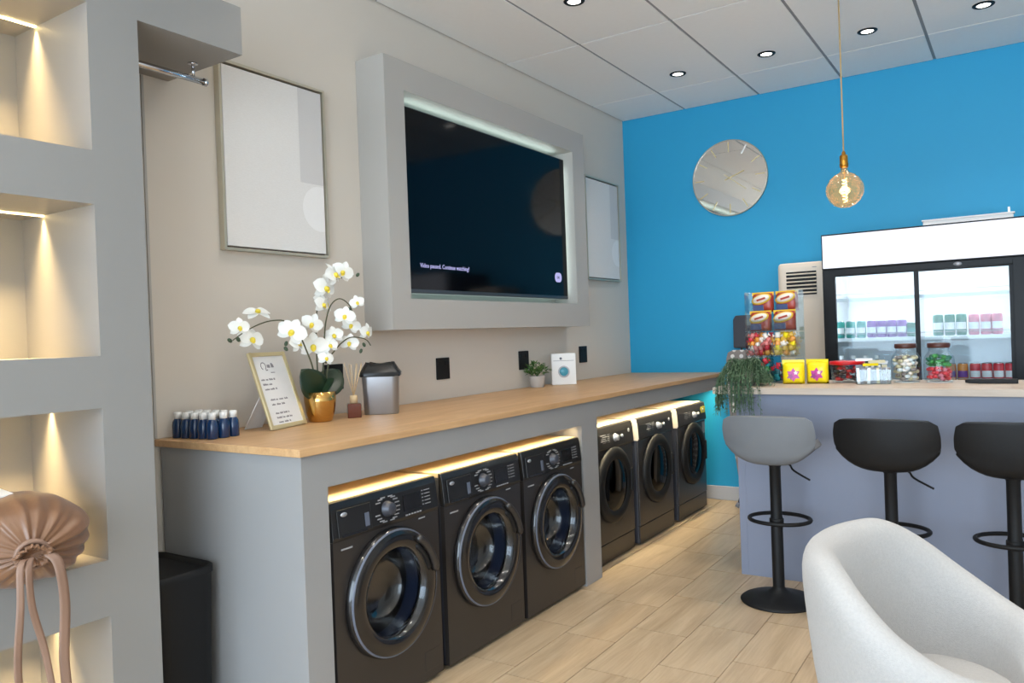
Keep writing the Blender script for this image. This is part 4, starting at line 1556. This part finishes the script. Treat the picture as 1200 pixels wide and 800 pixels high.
m.add([r_[-1] for r_ in rings], [tuple(range(NT))])
m.build('shell', 'chair_fabric', ch, sub=1)
cu = []
for z, sc in ((.346, .93), (.352, .985), (.362, 1.0), (.376, .97), (.386, .88), (.391, .6), (.393, .25)):
    cu.append([(-math.cos(t_) * (B_ * (1.12 if math.cos(t_) < 0 else 1.0) - .134) * sc, math.sin(t_) * (A_ - .134) * sc, z) for t_ in [2 * math.pi * i / 48 for i in range(48)]])
MB().loft(cu).build('seat_cushion', 'chair_fabric', ch)
for sx in (-.15, .17):
    for sy in (-.18, .18):
        MB().tube([(sx * .95, sy * .95, .17), (sx * 1.25, sy * 1.25, 0)], [.017, .011], 10).build('leg', 'matte_black', ch)

# ------------------------------------------------------------------ goods on the bar
random.seed(5)
tp = thing('trailing_plant', 'feathery green plant trailing over the end of the bar', 'plant', (1.56, 4.62, BZ))
MB().lathe([(0, 0), (.05, 0), (.065, .07), (.068, .085), (.062, .085), (.06, .075), (0, .075)], 24).build('pot', 'board_grey', tp)
fo = MB()


def sprig(mb, pts, n, L, W):
    path = smooth_path(pts, 5)
    mb.tube(path, .0014, 4, cap=False)
    m_ = len(path)
    for q in range(n):
        i = int(q / n * (m_ - 1))
        p = path[i]
        a = random.uniform(0, 6.28)
        M_ = T(p.x, p.y, p.z) @ R(a, 'Z') @ R(random.uniform(-.3, 1.0), 'Y')
        mb.add([(0, 0, 0), (L * .5, W / 2, 0), (L, 0, -.003), (L * .5, -W / 2, 0)], [(0, 1, 2, 3)], False, M_)


for k_ in range(240):
    a = random.uniform(0, 2 * math.pi)
    r0 = random.uniform(.01, .05)
    r1 = random.uniform(.05, .12)
    if math.sin(a) < 0:
        r1 *= 1.25
    c_, s_ = math.cos(a), math.sin(a)
    zt = random.uniform(.09, .165)
    out = [(r0 * c_, r0 * s_, .075), (r1 * .6 * c_, r1 * .6 * s_, zt)]
    fx_, fy_ = r1 * c_, r1 * s_
    hang = -.02 if not (fy_ < -.17 + .02 or fx_ < -.12) else -.12
    if fy_ < -.06 or fx_ < -.10:
        fy_ = min(fy_, -.195) if fy_ < -.06 else fy_
        fx_ = fx_ if fy_ < -.06 else min(fx_, -.158)
        out += [(fx_ * .9, fy_ * .9, .06), (fx_, fy_, -.03), (fx_ * 1.02, fy_ * 1.02, random.uniform(-.17, -.06))]
    else:
        out += [(fx_, fy_, .07), (fx_ * 1.05, fy_ * 1.05, .02)]
    sprig(fo, out, 30, random.uniform(.020, .030), .0075)
for dx, dz in ((.12, .02), (.15, .0), (.17, -.005)):
    sprig(fo, [(.02, -.02, .075), (dx * .6, -.06, .09), (dx, -.10, .04), (dx + .03, -.12, .012 + dz * .2)], 18, .018, .005)
o = fo.build('foliage', 'trailing_green', tp)
o['kind'] = 'stuff'

# clear tiered stand
cs = thing('sweet_stand', 'clear acrylic tiered stand filled with packets of sweets', 'stand', (1.655, 4.90, BZ), math.radians(-8))
for z, d0 in ((.0, -.07), (.155, -.06), (.310, -.05)):
    tr = MB()
    tr.box(-.160, .160, d0, .075, z, z + .004)
    tr.box(-.160, .160, d0, d0 + .003, z + .004, z + .075)
    tr.box(-.160, -.157, d0, .075, z + .004, z + (.15 if z < .3 else .25))
    tr.box(.157, .160, d0, .075, z + .004, z + (.15 if z < .3 else .25))
    tr.box(-.0015, .0015, d0 + .003, .072, z + .004, z + .075)
    tr.build('tray', 'acrylic', cs)
MB().box(-.160, .160, .075, .079, 0, .56).build('back_sheet', 'acrylic', cs)


def pouch(mb, w, h, d, n=8):
    def sec_(sg):
        def fn(u, v):
            x, z = (u - .5) * w, v * h
            k_ = max(0, 1 - abs(2 * u - 1) ** 3) * max(0, 1 - abs(2 * v - 1) ** 3)
            return (x, -sg * d * .5 * k_ ** .6, z)
        return fn
    mb.grid(sec_(1), n, n)
    mb.grid(sec_(-1), n, n)


def snack_pack(label, group):
    t_ = thing('snack_packet', label, 'packet', group=group)
    m_ = MB()
    pouch(m_, .138, .122, .05)
    m_.build('pouch', 'pack_red', t_)
    hb = MB().box(-.069, .069, -.004, .004, .104, .126)
    hb.build('top_seal', 'pack_yellow', t_)
    E_ = T(0, -.0255, .082) @ FY @ R(.25, 'Z')
    lg = MB(E_).lathe([(0, .001), (1, .0), (1, .003), (0, .003)], 28, S(.064, .030, 1)).build('emblem_rim', 'pack_yellow', t_)
    MB(E_).lathe([(0, .003), (1, .003), (1, .0045), (0, .0045)], 28, T(0, .002, 0) @ S(.054, .023, 1)).build('emblem', 'pack_cream', lg)
    MB(E_).box(-.030, .028, -.006, .006, .0045, .0055).build('emblem_lettering', 'pack_red', lg)
    MB().box(-.058, .012, -.026, -.018, .008, .046).build('print_patch', 'pack_blue', t_, bevel=0.002)
    return t_


CSM = T(1.655, 4.90, BZ) @ R(math.radians(-8), 'Z')
sp_ = snack_pack('red and blue snack packet with yellow oval emblem on the stand top', 'snack packets on the sweet stand')
kids()
fi = True
pk_labels = ['lower snack packet beside the ironing board end of the sweet stand', 'lower snack packet beside the fridge end of the sweet stand',
             'upper snack packet beside the ironing board end of the sweet stand', 'upper snack packet beside the fridge end of the sweet stand']
sp_['label'] = pk_labels[0]
for pi_, (x, y, z) in enumerate(((-.076, .005, .316), (.076, .005, .316), (-.076, .047, .432), (.076, .047, .432))):
    q = CSM @ Vector((x, y - .012, z))
    if fi:
        sp_.location = q
        sp_.rotation_euler = (0, 0, math.radians(-8))
        fi = False
    else:
        dup(sp_, q, math.radians(-8), label=pk_labels[pi_])


CN = dict(candy_pink='pink', candy_orange='orange', pack_cream='cream', candy_red='red', candy_gold='gold', bag_yellow='yellow', candy_teal='teal', candy_dkteal='dark teal',
          candy_green='green', tub_red='red', tub_dark='dark brown', board_dark='dark grey', stick_grey='grey', can_white='white', board_grey='brownish grey', candy_cream='beige',
          acrylic_edge='pale grey', can_pink='pink', can_green='dark green')


def sweets(label, group, mats, spots_, w, h, d, tilt=.5, name='wrapped_sweet'):
    ms = []
    for mt in mats:
        mb = MB()
        pouch(mb, w, h, d, 5)
        for sx in (-1, 1):
            mb.add([(sx * w / 2, 0, h * .4), (sx * (w / 2 + .012), -.004, h * .75), (sx * (w / 2 + .012), .004, h * .1)], [(0, 1, 2)])
        me_ = mb.mesh(name)
        me_.materials.append(MATS[mt])
        ms.append(me_)
    for i, p in enumerate(spots_):
        o_ = obj(name, ms[i % len(ms)], None)
        o_.matrix_world = T(*p) @ R(random.uniform(-tilt, tilt) - .14, 'Z') @ R(random.uniform(-tilt, tilt), 'Y') @ R(random.uniform(-.2, .3), 'X')
        tag(o_, CN[mats[i % len(ms)]] + ' ' + label, 'sweet', group)


def bay(x0_, x1_, y0_, y1_, z0_, rows, cols, dz):
    out_ = []
    for r_ in range(rows):
        for c_ in range(cols):
            for yy in (y0_, y1_):
                out_.append(CSM @ Vector((x0_ + (x1_ - x0_) * (c_ + .5) / cols, yy + random.uniform(-.006, .006), z0_ + dz * r_)))
    return out_


sweets('wrapped sweet in the pink half of the middle stand tray', 'pink sweets on the stand', ['candy_pink', 'candy_orange', 'candy_pink', 'pack_cream', 'candy_red'], bay(-.146, -.014, -.030, .02, .166, 5, 4, .026), .029, .038, .015)
sweets('wrapped sweet in the gold half of the middle stand tray', 'gold sweets on the stand', ['candy_gold', 'bag_yellow', 'candy_orange', 'candy_gold', 'pack_cream'], bay(.014, .146, -.030, .02, .166, 5, 3, .026), .034, .038, .015)
sweets('wrapped sweet behind the trailing plant in the bottom stand tray', 'teal sweets on the stand', ['candy_teal', 'candy_dkteal', 'candy_green', 'candy_red', 'candy_dkteal'], bay(-.146, -.014, -.040, .02, .010, 5, 4, .026), .029, .038, .015)
sweets('wrapped sweet behind the yellow bag in the bottom stand tray', 'dark teal sweets on the stand', ['candy_teal', 'candy_dkteal', 'candy_red', 'pack_cream', 'candy_dkteal'], bay(.014, .146, -.040, .02, .010, 3, 3, .034), .034, .044, .014, .3)

# yellow bags
yb = thing('sweet_bag', 'bright yellow bag of sweets with magenta print on the bar', 'bag', group='yellow sweet bags')
m = MB()
pouch(m, .125, .13, .06)
m.box(-.0625, .0625, -.003, .003, .112, .142)
m.build('pouch', 'bag_yellow', yb)


def star(n, ra, rb, ph=0.0):
    return [((ra if q % 2 else rb) * math.cos(math.pi * q / n + ph), (ra if q % 2 else rb) * math.sin(math.pi * q / n + ph)) for q in range(2 * n)]


MB(T(.004, -.0305, .055) @ FY).prism(star(6, .040, .024), -.004, .0015).build('magenta_print', 'bag_magenta', yb)
MB(T(-.012, -.0325, .046) @ FY).prism(star(5, .022, .010, .4), -.002, .0015).build('dark_print', 'candy_purple', yb)
MB(T(.018, -.0325, .066) @ FY).prism(star(5, .013, .007, .9), -.002, .0015).build('pale_print', 'pack_cream', yb)
MB().box(-.040, .040, -.012, -.0045, .100, .110).build('lettering_band', 'candy_orange', yb)
kids()
yb['label'] = 'bright yellow sweet bag in front of the sweet stand'
yb.location = (1.80, 4.755, BZ)
yb.rotation_euler = (0, 0, .05)
dup(yb, (1.925, 4.80, BZ), -.1, label='bright yellow sweet bag beside the red-lidded tub')

# red lidded tub of sweets
rt_ = thing('sweet_tub', 'round clear tub of red and dark sweets with a red lid', 'tub', (2.065, 4.92, BZ))
MB().lathe([(0, 0), (.080, 0), (.084, .004), (.090, .105)], 40).build('tub', 'acrylic', rt_)
MB().lathe([(.0, .108), (.092, .108), (.095, .104), (.097, .104), (.097, .120), (.092, .124), (0, .124)], 40).build('lid', 'tub_red', rt_)
random.seed(8)


def pieces(name, label, group, mats, centre, rad, z0_, z1_, n, size, cat='sweet'):
    ms = []
    for mt in mats:
        me_ = MB().lathe([(0, -size * .5), (size * .4, -size * .35), (size * .5, 0), (size * .4, size * .35), (0, size * .5)], 7, S(1.35, .85, .8)).mesh(name)
        me_.materials.append(MATS[mt])
        ms.append(me_)
    placed = []
    for i in range(n):
        for t_ in range(30):
            a, r_ = random.uniform(0, 6.283), rad * math.sqrt(random.uniform(.18, 1))
            p = Vector((centre[0] + r_ * math.cos(a), centre[1] + r_ * math.sin(a), centre[2] + random.uniform(z0_, z1_)))
            if all((p - q).length > size * .72 for q in placed):
                break
        placed.append(p)
        o_ = obj(name, ms[i % len(ms)], None)
        o_.matrix_world = T(*p) @ R(random.uniform(0, 6.28), 'Z') @ R(random.uniform(-1, 1), 'X')
        tag(o_, CN[mats[i % len(ms)]] + ' ' + label, cat, group)


pieces('loose_sweet', 'sweet inside the red-lidded tub', 'sweets in the red-lidded tub', ['tub_red', 'tub_dark', 'tub_red', 'board_dark'], (2.065, 4.92, BZ), .066, .014, .092, 46, .028)

# clear box of sticks
bxs = thing('stick_box', 'clear open box of grey stick sweets between tub and jars', 'box', (2.222, 4.79, BZ), math.radians(14))
m = MB()
m.box(-.088, .088, -.06, .06, 0, .003)
for q in ((-.088, .088, -.06, -.057), (-.088, .088, .057, .06), (-.088, -.085, -.057, .057), (.085, .088, -.057, .057)):
    m.box(q[0], q[1], q[2], q[3], .003, .082)
m.build('box', 'acrylic', bxs)
SB = T(2.222, 4.79, BZ) @ R(math.radians(14), 'Z')
stick_me = {}
for mt in ('stick_grey', 'can_white', 'board_grey', 'bag_yellow', 'candy_cream'):
    me_ = MB().box(-.0075, .0075, -.004, .004, 0, .088).mesh('stick_sweet')
    me_.materials.append(MATS[mt])
    stick_me[mt] = me_
for i in range(10):
    for j in range(3):
        mt = random.choice(['stick_grey', 'stick_grey', 'can_white', 'board_grey', 'candy_cream'])
        o_ = obj('stick_sweet', stick_me[mt], None)
        o_.matrix_world = SB @ T(-.075 + i * .0166, -.045 + j * .042, .0035 + (.012 if j == 2 else 0)) @ R(random.uniform(-.05, .05), 'Y')
        tag(o_, CN[mt] + ' wrapped stick sweet standing in the clear box', 'sweet', 'stick sweets in the clear box')
for i, (x, y, a, mt) in enumerate(((-.01, -.01, .4, 'bag_yellow'), (.04, .02, -.5, 'can_white'), (.02, -.03, .2, 'candy_cream'), (-.04, .02, -.2, 'can_white'))):
    o_ = obj('stick_sweet', stick_me[mt], None)
    o_.matrix_world = SB @ T(x, y, .108 + .009 * i) @ R(a, 'Z') @ R(math.pi / 2, 'Y') @ T(0, 0, -.044)
    tag(o_, CN[mt] + ' wrapped stick sweet lying on top of the clear box', 'sweet', 'sweets lying on the stick box')

# jars


def jar(label, x, y):
    j = thing('sweet_jar', label, 'jar', (x, y, BZ))
    j.scale = (1.08, 1.08, 1.1)
    MB().lathe([(0, .003), (.060, .003), (.067, .008), (.071, .03), (.072, .10), (.068, .128), (.055, .148), (.047, .158), (.047, .176)], 40).build('glass', 'clear_glass', j)
    MB().lathe([(0, .0), (.060, .0), (.060, .003), (0, .003)], 30).build('base', 'acrylic_edge', j)
    MB().lathe([(0, .174), (.050, .174), (.053, .178), (.053, .194), (.050, .198), (0, .198)], 36).build('lid', 'lid_brown', j)
    return j


J1, J2 = (2.378, 4.92), (2.543, 4.92)
jar('glass jar of cream wrapped sweets with brown lid', *J1)
jar('glass jar of green and red sweets with brown lid', *J2)
pieces('wrapped_sweet', 'sweet inside the jar of cream sweets', 'cream sweets in the jar', ['candy_cream', 'pack_cream', 'candy_cream', 'acrylic_edge', 'board_grey'], (*J1, BZ), .056, .02, .148, 80, .027)
pieces('wrapped_sweet', 'sweet in the lower half of the two-colour jar', 'red sweets in the jar', ['candy_red', 'candy_red', 'can_pink', 'candy_red'], (*J2, BZ), .056, .02, .080, 42, .027)
pieces('wrapped_sweet', 'sweet in the upper half of the two-colour jar', 'green sweets in the jar', ['candy_green', 'candy_green', 'can_green'], (*J2, BZ), .056, .096, .150, 36, .027)

pc = thing('pen_case', 'slim black case lying flat on the bar top', 'case', (2.79, 4.82, BZ), math.radians(2))
MB(S(1, 1, 1.4)).loft([[(x, y * k_, z * k_ + .009) for y, z in ((-.016, -.009), (.016, -.009), (.016, .005), (.012, .009), (-.012, .009), (-.016, .005))] for x, k_ in ((-.118, .55), (-.10, .8), (-.05, .95), (.03, 1), (.115, 1), (.12, .9))], smooth=False).build('case', 'matte_black', pc, bevel=0.002)
MB().box(.02, .024, -.0165, .0165, 0.0, .0185).build('clasp', 'dark_plastic', pc)
